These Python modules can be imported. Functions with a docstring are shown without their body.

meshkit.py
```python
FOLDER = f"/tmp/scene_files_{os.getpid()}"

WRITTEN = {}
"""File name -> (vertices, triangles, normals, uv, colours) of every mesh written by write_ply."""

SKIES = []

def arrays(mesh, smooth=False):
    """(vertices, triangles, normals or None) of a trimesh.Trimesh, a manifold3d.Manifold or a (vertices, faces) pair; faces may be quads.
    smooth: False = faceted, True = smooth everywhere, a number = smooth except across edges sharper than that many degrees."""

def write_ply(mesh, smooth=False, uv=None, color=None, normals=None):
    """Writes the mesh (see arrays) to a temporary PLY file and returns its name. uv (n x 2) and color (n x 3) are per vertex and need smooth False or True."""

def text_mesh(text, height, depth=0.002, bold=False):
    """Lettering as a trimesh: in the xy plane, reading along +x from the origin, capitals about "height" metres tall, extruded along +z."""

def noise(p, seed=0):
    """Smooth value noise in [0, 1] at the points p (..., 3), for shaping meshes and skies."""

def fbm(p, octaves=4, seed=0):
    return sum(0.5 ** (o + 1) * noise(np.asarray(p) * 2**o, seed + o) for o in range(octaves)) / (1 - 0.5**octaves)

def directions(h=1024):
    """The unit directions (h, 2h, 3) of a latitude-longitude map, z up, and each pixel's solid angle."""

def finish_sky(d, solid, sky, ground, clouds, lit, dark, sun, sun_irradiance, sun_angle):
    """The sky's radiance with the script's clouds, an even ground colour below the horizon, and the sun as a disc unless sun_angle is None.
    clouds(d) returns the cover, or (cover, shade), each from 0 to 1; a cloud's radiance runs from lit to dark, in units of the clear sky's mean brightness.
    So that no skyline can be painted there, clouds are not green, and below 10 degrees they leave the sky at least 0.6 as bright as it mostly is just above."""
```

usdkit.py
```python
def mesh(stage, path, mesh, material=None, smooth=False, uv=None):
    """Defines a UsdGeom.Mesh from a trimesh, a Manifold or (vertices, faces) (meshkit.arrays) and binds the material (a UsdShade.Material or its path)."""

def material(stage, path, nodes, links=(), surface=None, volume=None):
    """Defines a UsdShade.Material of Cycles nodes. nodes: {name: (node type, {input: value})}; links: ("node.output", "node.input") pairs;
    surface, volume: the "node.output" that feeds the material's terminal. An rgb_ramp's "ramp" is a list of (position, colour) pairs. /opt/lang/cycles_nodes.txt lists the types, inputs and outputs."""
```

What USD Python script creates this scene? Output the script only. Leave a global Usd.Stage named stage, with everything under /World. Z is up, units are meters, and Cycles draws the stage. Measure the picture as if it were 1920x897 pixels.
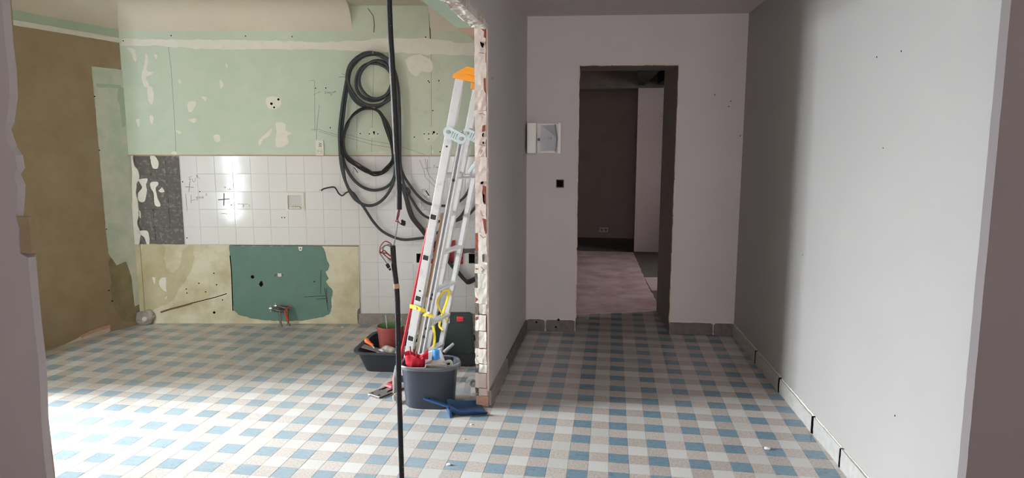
import math, random
import numpy as np
import trimesh
import shapely
from shapely.geometry import Polygon, Point, box as sbox
from pxr import Usd, UsdGeom, UsdLux, UsdShade, Gf, Sdf
import usdkit, meshkit

stage = Usd.Stage.CreateInMemory()
UsdGeom.SetStageUpAxis(stage, 'Z'); UsdGeom.SetStageMetersPerUnit(stage, 1.0)
UsdGeom.Xform.Define(stage, '/World'); UsdGeom.Scope.Define(stage, '/World/Looks')
rng = np.random.default_rng(7); random.seed(7)
V3 = lambda *a: np.array(a, float)

# ---------------------------------------------------------------- camera (solved from the floor grid and the plumb edges)
FPX, PITCH, YAW, ROLL = 1234.04, -.1353, -.1514, .002
EYE = V3(-.0105, -3.15351, 1.55291)
EXPOSURE = 0.4
_c, _s = math.cos(YAW), math.sin(YAW)
FWD = V3(_s*math.cos(PITCH), _c*math.cos(PITCH), math.sin(PITCH))
RGT = V3(_c, -_s, 0); UP_ = np.cross(RGT, FWD)
RGT, UP_ = RGT*math.cos(ROLL)+UP_*math.sin(ROLL), UP_*math.cos(ROLL)-RGT*math.sin(ROLL)
cam = UsdGeom.Camera.Define(stage, '/World/Camera')
m = np.eye(4); m[0, :3] = RGT; m[1, :3] = UP_; m[2, :3] = -FWD; m[3, :3] = EYE
cam.AddTransformOp().Set(Gf.Matrix4d(*m.ravel().tolist()))
cam.CreateHorizontalApertureAttr(36.0); cam.CreateVerticalApertureAttr(36.0*897/1920)
cam.CreateFocalLengthAttr(36.0*FPX/1920); cam.CreateClippingRangeAttr(Gf.Vec2f(.05, 200))
cam.CreateExposureAttr(EXPOSURE)

# ---------------------------------------------------------------- light: overcast sky, the daylight of the windows and an added rear fill
dome = UsdLux.DomeLight.Define(stage, '/World/sky')
dome.CreateIntensityAttr(.25); dome.CreateColorAttr(Gf.Vec3f(.80, .90, 1.0))
def window_light(name, centre, facing, w, h, intensity, colour):
    """Daylight entering at a window, or the added rear fill: a rectangle just outside the glass, facing into the room."""
    z = -np.asarray(facing, float); z /= np.linalg.norm(z)
    x = np.cross(V3(0, 0, 1), z); x /= np.linalg.norm(x); y = np.cross(z, x)
    l = UsdLux.RectLight.Define(stage, '/World/' + name)
    mm = np.eye(4); mm[0, :3] = x; mm[1, :3] = y; mm[2, :3] = z; mm[3, :3] = centre
    l.AddTransformOp().Set(Gf.Matrix4d(*mm.ravel().tolist()))
    l.CreateWidthAttr(w); l.CreateHeightAttr(h); l.CreateIntensityAttr(intensity); l.CreateColorAttr(Gf.Vec3f(*colour))
SKY = (.90, .95, 1.0)
window_light('daylight_side', (-7.4, -2.0, 2.5), (1, .15, -.10), 5.8, 2.8, 122, SKY)
window_light('daylight_corner', (-4.17, -1.32, 1.45), (.08, 1, -.05), .24, 1.6, 52, SKY)
window_light('daylight_far_room', (2.95, 4.9, 1.6), (-1, 0, -.2), 1.6, 1.3, 7, (1.0, .92, .92))
window_light('fill_rear', (.55, -6.4, 1.5), (.0, 1, 0), 2.9, 1.45, 10.5, (1.0, .89, .88))  # fill added behind the camera to lift the hall, source unseen

# ---------------------------------------------------------------- pixel <-> place helpers (places measured on the photograph's planes)
def ray(x, y): return FWD + (x-960)/FPX*RGT - (y-448.5)/FPX*UP_
def flo(x, y, z=0.0):
    d = ray(x, y); return EYE + (z-EYE[2])/d[2]*d
def at_y(x, y, yy):
    d = ray(x, y); return EYE + (yy-EYE[1])/d[1]*d
def pix(X):
    d = np.asarray(X, float)-EYE; return V3(960+FPX*(d@RGT)/(d@FWD), 448.5-FPX*(d@UP_)/(d@FWD))

class Frame:
    """A vertical wall plane: s runs along it, z up, d out of it into the room."""
    def __init__(self, a, b, toward):
        self.o = V3(a[0], a[1], 0); self.s = V3(b[0]-a[0], b[1]-a[1], 0); self.len = np.linalg.norm(self.s); self.s /= self.len
        self.n = V3(self.s[1], -self.s[0], 0)
        if (np.asarray(toward)[:2]-self.o[:2])@self.n[:2] < 0: self.n = -self.n
    def hit(self, x, y, d=0.0):
        r = ray(x, y); o = self.o+self.n*d; X = EYE+((o-EYE)@self.n)/(r@self.n)*r
        return V3((X-self.o)@self.s, X[2])
    def w(self, s, z, d=0.0): return self.o+self.s*s+self.n*d+V3(0, 0, z)
    def wp(self, x, y, d=0.0):
        s, z = self.hit(x, y, d); return self.w(s, z, d)
    def place(self, mesh):
        """(s, z, depth) coordinates -> world."""
        v = np.asarray(mesh.vertices); out = self.o+v[:, :1]*self.s+v[:, 2:3]*self.n+np.c_[np.zeros((len(v), 2)), v[:, 1]]
        f = np.asarray(mesh.faces)
        if np.linalg.det(np.stack([self.s, V3(0, 0, 1), self.n])) < 0: f = f[:, ::-1]
        return trimesh.Trimesh(out, f, process=False)
HALL_L, HALL_R = flo(987, 620), flo(1375, 629)
KIT_C, KIT_R = flo(264, 607), flo(676, 608)
CENTRE = V3(-.5, .8, 0)
KB = Frame(KIT_C, KIT_R, CENTRE)                    # kitchen end wall
HB = Frame(HALL_L, HALL_R, CENTRE)                  # hall end wall
RW = Frame(HALL_R, flo(1591, 893), CENTRE)          # hall right wall
KL = Frame(KIT_C, flo(90, 655), CENTRE)             # kitchen left wall
PX1, PX0 = -.726, -.806                             # partition faces, hall side and kitchen side
PT = Frame((PX1, 2.36), (PX1, .6), V3(0, 1, 0))     # hall face of the partition
JAMB_Y = .62
FRONT = -.94                                        # near face of the demolished wall
FR = Frame((0, FRONT), (1, FRONT), V3(0, -3, 0))
CEIL_K, CEIL_H = 2.75, 2.625

# ---------------------------------------------------------------- prims
_used = {}
def numbered(parent, name):
    k = (parent, name); n = _used.get(k, 0); _used[k] = n+1
    return f'{parent}/{name}' + (f'_{n:03d}' if n else '')
class Thing:
    def __init__(self, path, base): self.path, self.base = path, np.asarray(base, float)
def keys(prim, **kw):
    for k, v in kw.items():
        if v: prim.SetCustomDataByKey(k, v)
def thing(name, label, category, base=(0, 0, 0), group=None, kind=None):
    p = numbered('/World', name); x = UsdGeom.Xform.Define(stage, p); x.AddTranslateOp().Set(Gf.Vec3d(*map(float, base)))
    keys(x.GetPrim(), label=label, category=category, group=group, kind=kind)
    return Thing(p, base)
def structure(name, label=None, base=(0, 0, 0)): return thing(name, label, None, base, kind='structure')
def put(t, name, mesh, mat, smooth=False, label=None, kind=None):
    """One mesh (world coordinates) as a part of a thing or of a part."""
    p = numbered(t.path, name)
    v, f, n = meshkit.arrays(mesh, smooth)
    mm = usdkit.mesh(stage, p, (v-t.base, f), mat)
    if n is not None:
        mm.CreateNormalsAttr(n.astype(np.float32)); mm.SetNormalsInterpolation('vertex')
    keys(mm.GetPrim(), label=label, kind=kind)
    return Thing(p, t.base)

# ---------------------------------------------------------------- mesh makers
cat = trimesh.util.concatenate
def box(lo, hi):
    lo, hi = np.minimum(lo, hi), np.maximum(lo, hi)
    b = trimesh.creation.box(np.asarray(hi, float)-lo); b.apply_translation((np.asarray(hi, float)+lo)/2); return b
def hull(points): return trimesh.convex.convex_hull(np.asarray(points, float))
def rbox(size, r=.004, seg=1):
    """A box with rounded edges, centred on the origin."""
    h = np.asarray(size, float)/2-r; pts = []
    dirs = trimesh.creation.icosphere(seg).vertices*r
    for sx in (-1, 1):
        for sy in (-1, 1):
            for sz in (-1, 1): pts.append(dirs+h*[sx, sy, sz])
    return hull(np.vstack(pts))
def basis(mesh, o, x, y, z):
    v = np.asarray(mesh.vertices); x, y, z = (np.asarray(q, float) for q in (x, y, z))
    f = np.asarray(mesh.faces)
    if np.dot(np.cross(x, y), z) < 0: f = f[:, ::-1]
    return trimesh.Trimesh(np.asarray(o, float)+v[:, :1]*x+v[:, 1:2]*y+v[:, 2:]*z, f, process=False)
def turned(mesh, yaw, at):
    c, s = math.cos(yaw), math.sin(yaw); return basis(mesh, at, (c, s, 0), (-s, c, 0), (0, 0, 1))
def spline(P, n=10, closed=False):
    P = np.asarray(P, float); out = []; N = len(P)
    for i in range(N if closed else N-1):
        g = (lambda k: P[k % N]) if closed else (lambda k: P[min(max(k, 0), N-1)])
        a, b, c, d = g(i-1), g(i), g(i+1), g(i+2)
        for t in np.arange(n)/n:
            out.append(.5*((2*b)+(c-a)*t+(2*a-5*b+4*c-d)*t*t+(3*b-a-3*c+d)*t**3))
    if not closed: out.append(P[-1])
    return np.array(out)
def tube(P, r, sides=8, closed=False, flat=1.0, up=None):
    """A tube along a polyline with capped ends; flat squeezes it into a strap."""
    P = np.asarray(P, float); n = len(P); r = np.broadcast_to(r, (n,))
    T = (np.roll(P, -1, 0)-np.roll(P, 1, 0)) if closed else np.gradient(P, axis=0)
    T /= np.linalg.norm(T, axis=1, keepdims=True)+1e-12
    a = np.cross(T[0], up if up is not None else ((0, 0, 1) if abs(T[0][2]) < .9 else (1, 0, 0))); a /= np.linalg.norm(a)
    ang = np.arange(sides)*2*np.pi/sides; rings = []
    for i in range(n):
        a = a-T[i]*(a@T[i]); a /= np.linalg.norm(a)+1e-12; b = np.cross(T[i], a)
        rings.append(P[i]+r[i]*(np.cos(ang)[:, None]*a+flat*np.sin(ang)[:, None]*b))
    v = np.vstack(rings); F = []
    for i in range(n if closed else n-1):
        j = (i+1) % n
        for k in range(sides):
            l = (k+1) % sides; F += [[i*sides+k, i*sides+l, j*sides+l], [i*sides+k, j*sides+l, j*sides+k]]
    if not closed:
        c0, c1 = len(v), len(v)+1; v = np.vstack([v, P[:1], P[-1:]])
        for k in range(sides):
            l = (k+1) % sides; F += [[c0, l, k], [c1, (n-1)*sides+k, (n-1)*sides+l]]
    return trimesh.Trimesh(v, F, process=False)
def flake(x0, x1, z0, z1, y, depth, seed, ragged=.005):
    """A broken flake of plaster facing -y: an uneven grid whose rim falls back to the brick."""
    nx, nz = 9, max(6, int((z1-z0)/.011)); gu, gw = np.linspace(0, 1, nx), np.linspace(0, 1, nz); gu[1], gu[-2] = .03, .97; gw[1], gw[-2] = .0015/(z1-z0), 1-.0015/(z1-z0); U, W = np.meshgrid(gu, gw, indexing='ij')
    X, Z = x0+U*(x1-x0), z0+W*(z1-z0); q = np.stack([X*40, Z*40, np.full_like(X, seed*1.7)], -1)
    X = X+(meshkit.fbm(q, 3, seed)-.5)*2*ragged; Z = Z+(meshkit.fbm(q, 3, seed+9)-.5)*2*ragged
    rim = (U < .01) | (U > .99) | (W < .001) | (W > .999); Y = np.where(rim, y+depth, y-(meshkit.fbm(q*1.6, 4, seed+20)-.5)*.012)
    v = np.stack([X, Y, Z], -1).reshape(-1, 3); F = []
    for i in range(nx-1):
        for j in range(nz-1): a = i*nz+j; F += [[a, a+nz, a+nz+1], [a, a+nz+1, a+1]]
    return trimesh.Trimesh(v, F, process=False)
def lathe(profile, at=(0, 0, 0), n=28, sx=1.0, sy=1.0):
    """Revolves (radius, z) pairs about the vertical."""
    pr = np.asarray(profile, float); ang = np.arange(n)*2*np.pi/n
    v = np.vstack([np.c_[r*np.cos(ang)*sx, r*np.sin(ang)*sy, np.full(n, z)] for r, z in pr]); F = []
    for i in range(len(pr)-1):
        for k in range(n):
            l = (k+1) % n; F += [[i*n+k, i*n+l, (i+1)*n+l], [i*n+k, (i+1)*n+l, (i+1)*n+k]]
    m_ = trimesh.Trimesh(v+np.asarray(at, float), F, process=False); m_.merge_vertices(); m_.update_faces(m_.nondegenerate_faces()); return m_
def rough(poly, amp, step=.015, seed=0):
    """A polygon with a broken, wandering edge."""
    if amp <= 0: return poly
    ring = poly.exterior; n = max(8, int(ring.length/step)); P = np.array([ring.interpolate(i/n, normalized=True).coords[0] for i in range(n)])
    q = np.c_[P/.05, np.full(n, seed*3.7)]
    off = np.stack([meshkit.fbm(q, 3, seed)-.5, meshkit.fbm(q, 3, seed+50)-.5], 1)*2*amp
    g = Polygon(P+off).buffer(0)
    return max(getattr(g, 'geoms', [g]), key=lambda a: a.area)
def prism(poly, d0, d1):
    polys = getattr(poly, 'geoms', [poly]); ms = []
    for g in polys:
        e = trimesh.creation.extrude_polygon(g, d1-d0, engine='earcut'); e.apply_translation((0, 0, d0)); ms.append(e)
    return cat(ms)
def px_poly(fr, pts, curved=False):
    P = [fr.hit(*p) for p in pts]
    g = Polygon(spline(P, 5, True) if curved else P).buffer(0); return max(getattr(g, 'geoms', [g]), key=lambda a: a.area)
def sheet(fr, pts, d0, d1, amp=0, seed=0, step=.015, curved=False): return fr.place(prism(rough(px_poly(fr, pts, curved), amp, step, seed), d0, d1))
def slab(fr, s0, s1, z0, z1, d0, d1): return fr.place(prism(sbox(min(s0, s1), min(z0, z1), max(s0, s1), max(z0, z1)), d0, d1))
def strokes(fr, lines, width, d=.0, t=.0008):
    """Hand-drawn lines (pixel polylines) as thin ribbons on a wall."""
    gs = [shapely.LineString([fr.hit(*p) for p in ln]).buffer(width/2, cap_style='round', quad_segs=2) for ln in lines]
    return fr.place(cat([prism(g, d, d+t) for g in gs]))
def tile_mesh(u0, u1, v0, v1, top, low, ch=.0012):
    """A tile lying in its own plane (third axis = thickness) with chamfered upper edges."""
    a = [(u0, v0), (u1, v0), (u1, v1), (u0, v1)]; b = [(u0+ch, v0+ch), (u1-ch, v0+ch), (u1-ch, v1-ch), (u0+ch, v1-ch)]
    v = [(*p, low) for p in a]+[(*p, top-ch) for p in a]+[(*p, top) for p in b]; F = []
    for k in range(4):
        l = (k+1) % 4
        F += [[k, l, 4+l], [k, 4+l, 4+k], [4+k, 4+l, 8+l], [4+k, 8+l, 8+k]]
    F += [[8, 9, 10], [8, 10, 11]]
    return trimesh.Trimesh(np.array(v, float), F, process=False)
def lumpy(mesh, amp, scale, seed=0, sub=1, size=None):
    if size: mesh.merge_vertices(); mesh = mesh.subdivide_to_size(size); sub = 0
    for _ in range(sub): mesh = mesh.subdivide()
    mesh.merge_vertices(); n = mesh.vertex_normals; v = np.array(mesh.vertices)
    return trimesh.Trimesh(v+n*((meshkit.fbm(v*scale+17.3, 3, seed)-.5)*2*amp)[:, None], mesh.faces, process=False)

# ---------------------------------------------------------------- materials
def lin(r, g, b):
    c = np.array([r, g, b])/255.0; return tuple(np.where(c < .04045, c/12.92, ((c+.055)/1.055)**2.4).tolist())
def mat(name, colour, rough_=.6, metal=0, var=.0, scale=12, bump=0, bscale=60, spec=.5, second=None, at=.5, soft=.12, detail=4, **extra):
    """A surface colour with noise variation, optionally a second colour in noise-shaped blotches, and fine relief."""
    N = {'g': ('geometry', {}), 'p': ('principled_bsdf', dict(roughness=rough_, metallic=metal, specular_ior_level=spec, **extra))}; L = []
    c = np.array(colour)
    if var or second is not None:
        N['n'] = ('noise_texture', {'scale': scale, 'detail': detail, 'roughness': .6}); L.append(('g.position', 'n.vector'))
        d = np.array(second) if second is not None else c*(1-var)
        e = c if second is not None else np.minimum(c*(1+var), .95)
        if second is not None: ramp = [(0, e), (max(at-soft, 0), e), (min(at+soft, 1), d), (1, d)]
        else: ramp = [(.25, d), (.75, e)]
        N['r'] = ('rgb_ramp', {'ramp': [(q, tuple(w)) for q, w in ramp]}); L += [('n.fac', 'r.fac'), ('r.color', 'p.base_color')]
    else: N['p'][1]['base_color'] = tuple(c)
    if bump:
        N['bn'] = ('noise_texture', {'scale': bscale, 'detail': 5, 'roughness': .65}); N['b'] = ('bump', {'strength': bump, 'distance': .004})
        L += [('g.position', 'bn.vector'), ('bn.fac', 'b.height'), ('b.normal', 'p.normal')]
    return usdkit.material(stage, '/World/Looks/'+name, N, L, surface='p.BSDF')
M = {}
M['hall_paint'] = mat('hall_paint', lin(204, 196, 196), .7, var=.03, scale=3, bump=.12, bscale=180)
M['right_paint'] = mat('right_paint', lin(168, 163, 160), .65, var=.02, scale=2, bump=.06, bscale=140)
M['reveal_darker'] = mat('reveal_darker', lin(142, 132, 126), .9, var=.08, scale=9, bump=.2)  # door reveals, darker than the hall wall face
M['stub_shaded'] = mat('stub_shaded', lin(128, 118, 118), .75, var=.03, scale=4, bump=.1, bscale=160)  # stub paint darkened: shade of the right stub put into its colour
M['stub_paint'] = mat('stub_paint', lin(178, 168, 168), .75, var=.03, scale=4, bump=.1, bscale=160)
M['ceiling_paint'] = mat('ceiling_paint', lin(214, 210, 205), .8, var=.03, scale=5, bump=.06, bscale=90)
M['kitchen_ceiling'] = mat('kitchen_ceiling', lin(192, 187, 170), .8, var=.04, scale=4, second=lin(184, 176, 150), at=.6, soft=.15)
M['cove'] = mat('cove', lin(206, 195, 178), .8, var=.04, scale=6)
M['brown_paint'] = mat('brown_paint', lin(164, 144, 116), .8, var=.10, scale=5, bump=.1, bscale=120, second=lin(150, 128, 98), at=.55, soft=.2)
M['brown_board'] = mat('brown_board', lin(176, 148, 124), .85, var=.06, scale=9)
M['plaster'] = mat('plaster', lin(222, 216, 205), .85, var=.05, scale=18, bump=.2, bscale=60)
M['plaster_pink'] = mat('plaster_pink', lin(216, 200, 190), .85, var=.08, scale=25, bump=.3, bscale=80)
M['green_plaster'] = mat('green_plaster', lin(190, 200, 180), .85, scale=7, second=lin(214, 211, 196), at=.5, soft=.15, bump=.15)
M['green_board'] = mat('green_board', lin(176, 190, 170), .85, var=.05, scale=6)
M['grout'] = mat('grout', lin(200, 196, 192), .9, var=.05)
M['wall_tile'] = mat('wall_tile', lin(220, 217, 216), .12, var=.03, scale=1.2, detail=1, bump=.015, bscale=9)
M['ceramic'] = mat('ceramic', lin(222, 219, 208), .15)
M['mortar_grey'] = mat('mortar_grey', lin(102, 97, 93), .95, second=lin(138, 132, 128), at=.60, soft=.08, scale=34, bump=.8, bscale=70)
M['mortar_dark'] = mat('mortar_dark', lin(92, 86, 82), .95, var=.25, scale=26, bump=.8, bscale=60)
M['beige_panel'] = mat('beige_panel', lin(212, 206, 182), .85, scale=5, second=lin(188, 176, 142), at=.52, soft=.14, bump=.1)
M['olive_plaster'] = mat('olive_plaster', lin(150, 138, 106), .9, scale=6, second=lin(128, 116, 86), at=.5, soft=.15, bump=.2)
M['stain_shade_panel'] = mat('stain_shade_panel', lin(198, 189, 158), .85, scale=5, second=lin(178, 166, 130), at=.5, soft=.16, bump=.1)  # panel tone holding both stains and the shade of the left corner
M['teal'] = mat('teal', lin(100, 130, 120), .75, var=.07, scale=9, bump=.15, bscale=70)
M['concrete'] = mat('concrete', lin(150, 143, 138), .95, var=.2, scale=26, bump=.6, bscale=50)
M['concrete_pale'] = mat('concrete_pale', lin(176, 172, 168), .95, var=.14, scale=26, bump=.6, bscale=50)
M['concrete_dark'] = mat('concrete_dark', lin(112, 106, 102), .95, var=.25, scale=22, bump=.5, bscale=60)
M['brick'] = mat('brick', lin(142, 74, 58), .95, var=.25, scale=40, bump=.5, bscale=90)
M['brick_pale'] = mat('brick_pale', lin(206, 162, 138), .95, var=.15, scale=30, bump=.5, bscale=90)
M['pencil'] = mat('pencil', lin(118, 114, 114), .9)
M['ink'] = mat('ink', lin(30, 30, 32), .9)
M['hole'] = mat('hole', lin(24, 20, 18), 1.0, spec=0)
M['stain'] = mat('stain', lin(112, 88, 52), .9, var=.2, scale=60)
M['cable_grey'] = mat('cable_grey', lin(56, 58, 62), .5, var=.12, scale=14, bump=.3, bscale=220)
M['cable_black'] = mat('cable_black', lin(40, 40, 42), .45)
M['tape_yellow'] = mat('tape_yellow', lin(176, 150, 60), .6)
M['conduit'] = mat('conduit', lin(24, 23, 24), .6, scale=120, second=lin(150, 144, 136), at=.69, soft=.03, bump=.4, bscale=90)
M['wire_red'] = mat('wire_red', lin(142, 44, 46), .4)
M['wire_brown'] = mat('wire_brown', lin(128, 62, 48), .4)
M['wire_grey'] = mat('wire_grey', lin(120, 122, 128), .4)
M['copper'] = mat('copper', lin(196, 150, 120), .35, metal=1)
M['black_plastic'] = mat('black_plastic', lin(26, 26, 28), .4)
M['white_plastic'] = mat('white_plastic', lin(222, 219, 212), .35)
M['clear_cover'] = usdkit.material(stage, '/World/Looks/clear_cover', {'t': ('transparent_bsdf', {'color': (.93, .93, .95)}), 'd': ('principled_bsdf', {'base_color': lin(196, 194, 200), 'roughness': .2}), 'x': ('mix_closure', {'fac': .45})}, [('t.BSDF', 'x.closure1'), ('d.BSDF', 'x.closure2')], surface='x.closure')
M['plastic_film'] = usdkit.material(stage, '/World/Looks/plastic_film', {'t': ('transparent_bsdf', {'color': (.97, .97, .97)}), 'd': ('principled_bsdf', {'base_color': lin(214, 212, 208), 'roughness': .15}), 'x': ('mix_closure', {'fac': .22})}, [('t.BSDF', 'x.closure1'), ('d.BSDF', 'x.closure2')], surface='x.closure')
M['aluminium'] = mat('aluminium', lin(204, 202, 202), .36, metal=.4, var=.06, scale=9, bump=.06, bscale=60)
M['aluminium_dull'] = mat('aluminium_dull', lin(192, 188, 186), .4, metal=.35, scale=16, second=lin(172, 167, 165), at=.64, soft=.06)
M['galvanised'] = mat('galvanised', lin(190, 200, 200), .4, metal=.6, var=.08, scale=30)
M['orange_plastic'] = mat('orange_plastic', lin(216, 134, 20), .45, var=.05, scale=12)
M['yellow_strap'] = mat('yellow_strap', lin(232, 206, 62), .6, var=.05, scale=30)
M['red_paint'] = mat('red_paint', lin(178, 36, 48), .4, var=.06, scale=14)
M['red_cloth'] = mat('red_cloth', lin(206, 30, 56), .7, var=.1, scale=30, bump=.3)
M['red_dark'] = mat('red_dark', lin(150, 30, 36), .5, var=.12, scale=30)
M['wood_pole'] = mat('wood_pole', lin(170, 134, 104), .7, var=.12, scale=20)
M['pole_pale'] = mat('pole_pale', lin(206, 196, 176), .6, var=.08, scale=22)
M['bucket'] = mat('bucket', lin(50, 55, 66), .5, var=.06, scale=14, bump=.05)
M['bucket_rim'] = mat('bucket_rim', lin(98, 100, 106), .45)
M['trough'] = mat('trough', lin(34, 36, 44), .55, scale=30, second=lin(60, 62, 70), at=.68, soft=.05)
M['pot_red'] = mat('pot_red', lin(142, 62, 54), .6, var=.12, scale=18)
M['pot_green'] = mat('pot_green', lin(98, 128, 84), .6, var=.1, scale=12)
M['stick_green'] = mat('stick_green', lin(176, 200, 176), .4)
M['orange_grip'] = mat('orange_grip', lin(232, 120, 56), .5)
M['grey_tool'] = mat('grey_tool', lin(128, 126, 124), .7, var=.15, scale=20)
M['steel'] = mat('steel', lin(176, 174, 172), .35, metal=.8, var=.1, scale=20)
M['sponge_pink'] = mat('sponge_pink', lin(196, 112, 122), .9, var=.1, scale=60, bump=.4)
M['rag'] = mat('rag', lin(168, 160, 150), .9, var=.2, scale=25, bump=.4)
M['bottle_white'] = mat('bottle_white', lin(206, 200, 188), .4)
M['cap_blue'] = mat('cap_blue', lin(62, 146, 226), .4)
M['dustpan'] = mat('dustpan', lin(36, 74, 116), .35, var=.06, scale=10)
M['case_green'] = mat('case_green', lin(14, 42, 34), .5, var=.06, scale=15, bump=.12, bscale=220)
M['case_black'] = mat('case_black', lin(24, 26, 26), .5)
M['latch_red'] = mat('latch_red', lin(206, 34, 40), .4)
M['paper'] = mat('paper', lin(214, 212, 214), .8)
M['tape_red'] = mat('tape_red', lin(222, 78, 62), .5, var=.1, scale=40)
M['brass'] = mat('brass', lin(116, 114, 106), .35, metal=.85, var=.15, scale=40)
M['screed'] = mat('screed', lin(222, 194, 194), .9, scale=3.2, second=lin(192, 160, 158), at=.52, soft=.12, bump=.4, bscale=18, detail=6)
M['far_floor'] = mat('far_floor', lin(112, 104, 98), .95, var=.2, scale=6, bump=.3, bscale=30)
M['far_wall'] = mat('far_wall', lin(168, 152, 148), .85, var=.08, scale=5)
M['far_pier'] = mat('far_pier', lin(200, 186, 184), .9, scale=34, second=lin(140, 128, 128), at=.66, soft=.05, bump=.5, bscale=40)
M['beam_dark'] = mat('beam_dark', lin(16, 13, 12), .8, var=.2, scale=20)
M['outdoor_ground'] = mat('outdoor_ground', lin(96, 110, 84), .95, var=.2, scale=2)
M['glass'] = usdkit.material(stage, '/World/Looks/glass', {'t': ('transparent_bsdf', {'color': (.96, .98, .98)}), 'g': ('glossy_bsdf', {'color': (1, 1, 1), 'roughness': .01}), 'f': ('fresnel', {'IOR': 1.45}), 'x': ('mix_closure', {})}, [('f.fac', 'x.fac'), ('t.BSDF', 'x.closure1'), ('g.BSDF', 'x.closure2')], surface='x.closure')

# the mint board: green card with a yellowed, greasy zone where the cooker hood hung (a stain of its own shape)
_o = KB.o; _st = float(KB.hit(655, 200)[0])
M['mint'] = usdkit.material(stage, '/World/Looks/mint', {
    'g': ('geometry', {}), 'rel': ('vector_math', {'math_type': 'subtract', 'vector2': tuple(_o)}), 'dot': ('vector_math', {'math_type': 'dot_product', 'vector2': tuple(KB.s)}),
    'n': ('noise_texture', {'scale': 5, 'detail': 5, 'roughness': .6}), 'n2': ('noise_texture', {'scale': 2.2, 'detail': 3}),
    'nr': ('rgb_ramp', {'ramp': [(.3, lin(186, 198, 180)), (.7, lin(198, 205, 188))]}),
    'yr': ('rgb_ramp', {'ramp': [(.3, lin(202, 204, 184)), (.55, lin(194, 199, 178)), (.75, lin(180, 176, 144))]}),
    'ad': ('math', {'math_type': 'multiply_add', 'value2': .5, 'value3': -.25}), 'sm': ('math', {'math_type': 'add'}),
    'mr': ('map_range', {'range_type': 'smoothstep', 'from_min': _st-.1, 'from_max': _st+.25, 'to_min': 0, 'to_max': .85, 'clamp': True}),
    'cut': ('map_range', {'range_type': 'smoothstep', 'from_min': _st+.75, 'from_max': _st+1.0, 'to_min': 1, 'to_max': .35, 'clamp': True}), 'mu': ('math', {'math_type': 'multiply'}),
    'mx': ('mix', {}), 'bn': ('noise_texture', {'scale': 120, 'detail': 4}), 'b': ('bump', {'strength': .08, 'distance': .003}), 'p': ('principled_bsdf', {'roughness': .8})},
    [('g.position', 'rel.vector1'), ('rel.vector', 'dot.vector1'), ('g.position', 'n.vector'), ('g.position', 'n2.vector'), ('n.fac', 'nr.fac'), ('n.fac', 'yr.fac'),
     ('n2.fac', 'ad.value1'), ('ad.value', 'sm.value1'), ('dot.value', 'sm.value2'), ('sm.value', 'mr.value'), ('sm.value', 'cut.value'), ('mr.result', 'mu.value1'), ('cut.result', 'mu.value2'),
     ('mu.value', 'mx.fac'), ('nr.color', 'mx.color1'), ('yr.color', 'mx.color2'), ('mx.color', 'p.base_color'), ('g.position', 'bn.vector'), ('bn.fac', 'b.height'), ('b.normal', 'p.normal')], surface='p.BSDF')

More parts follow.
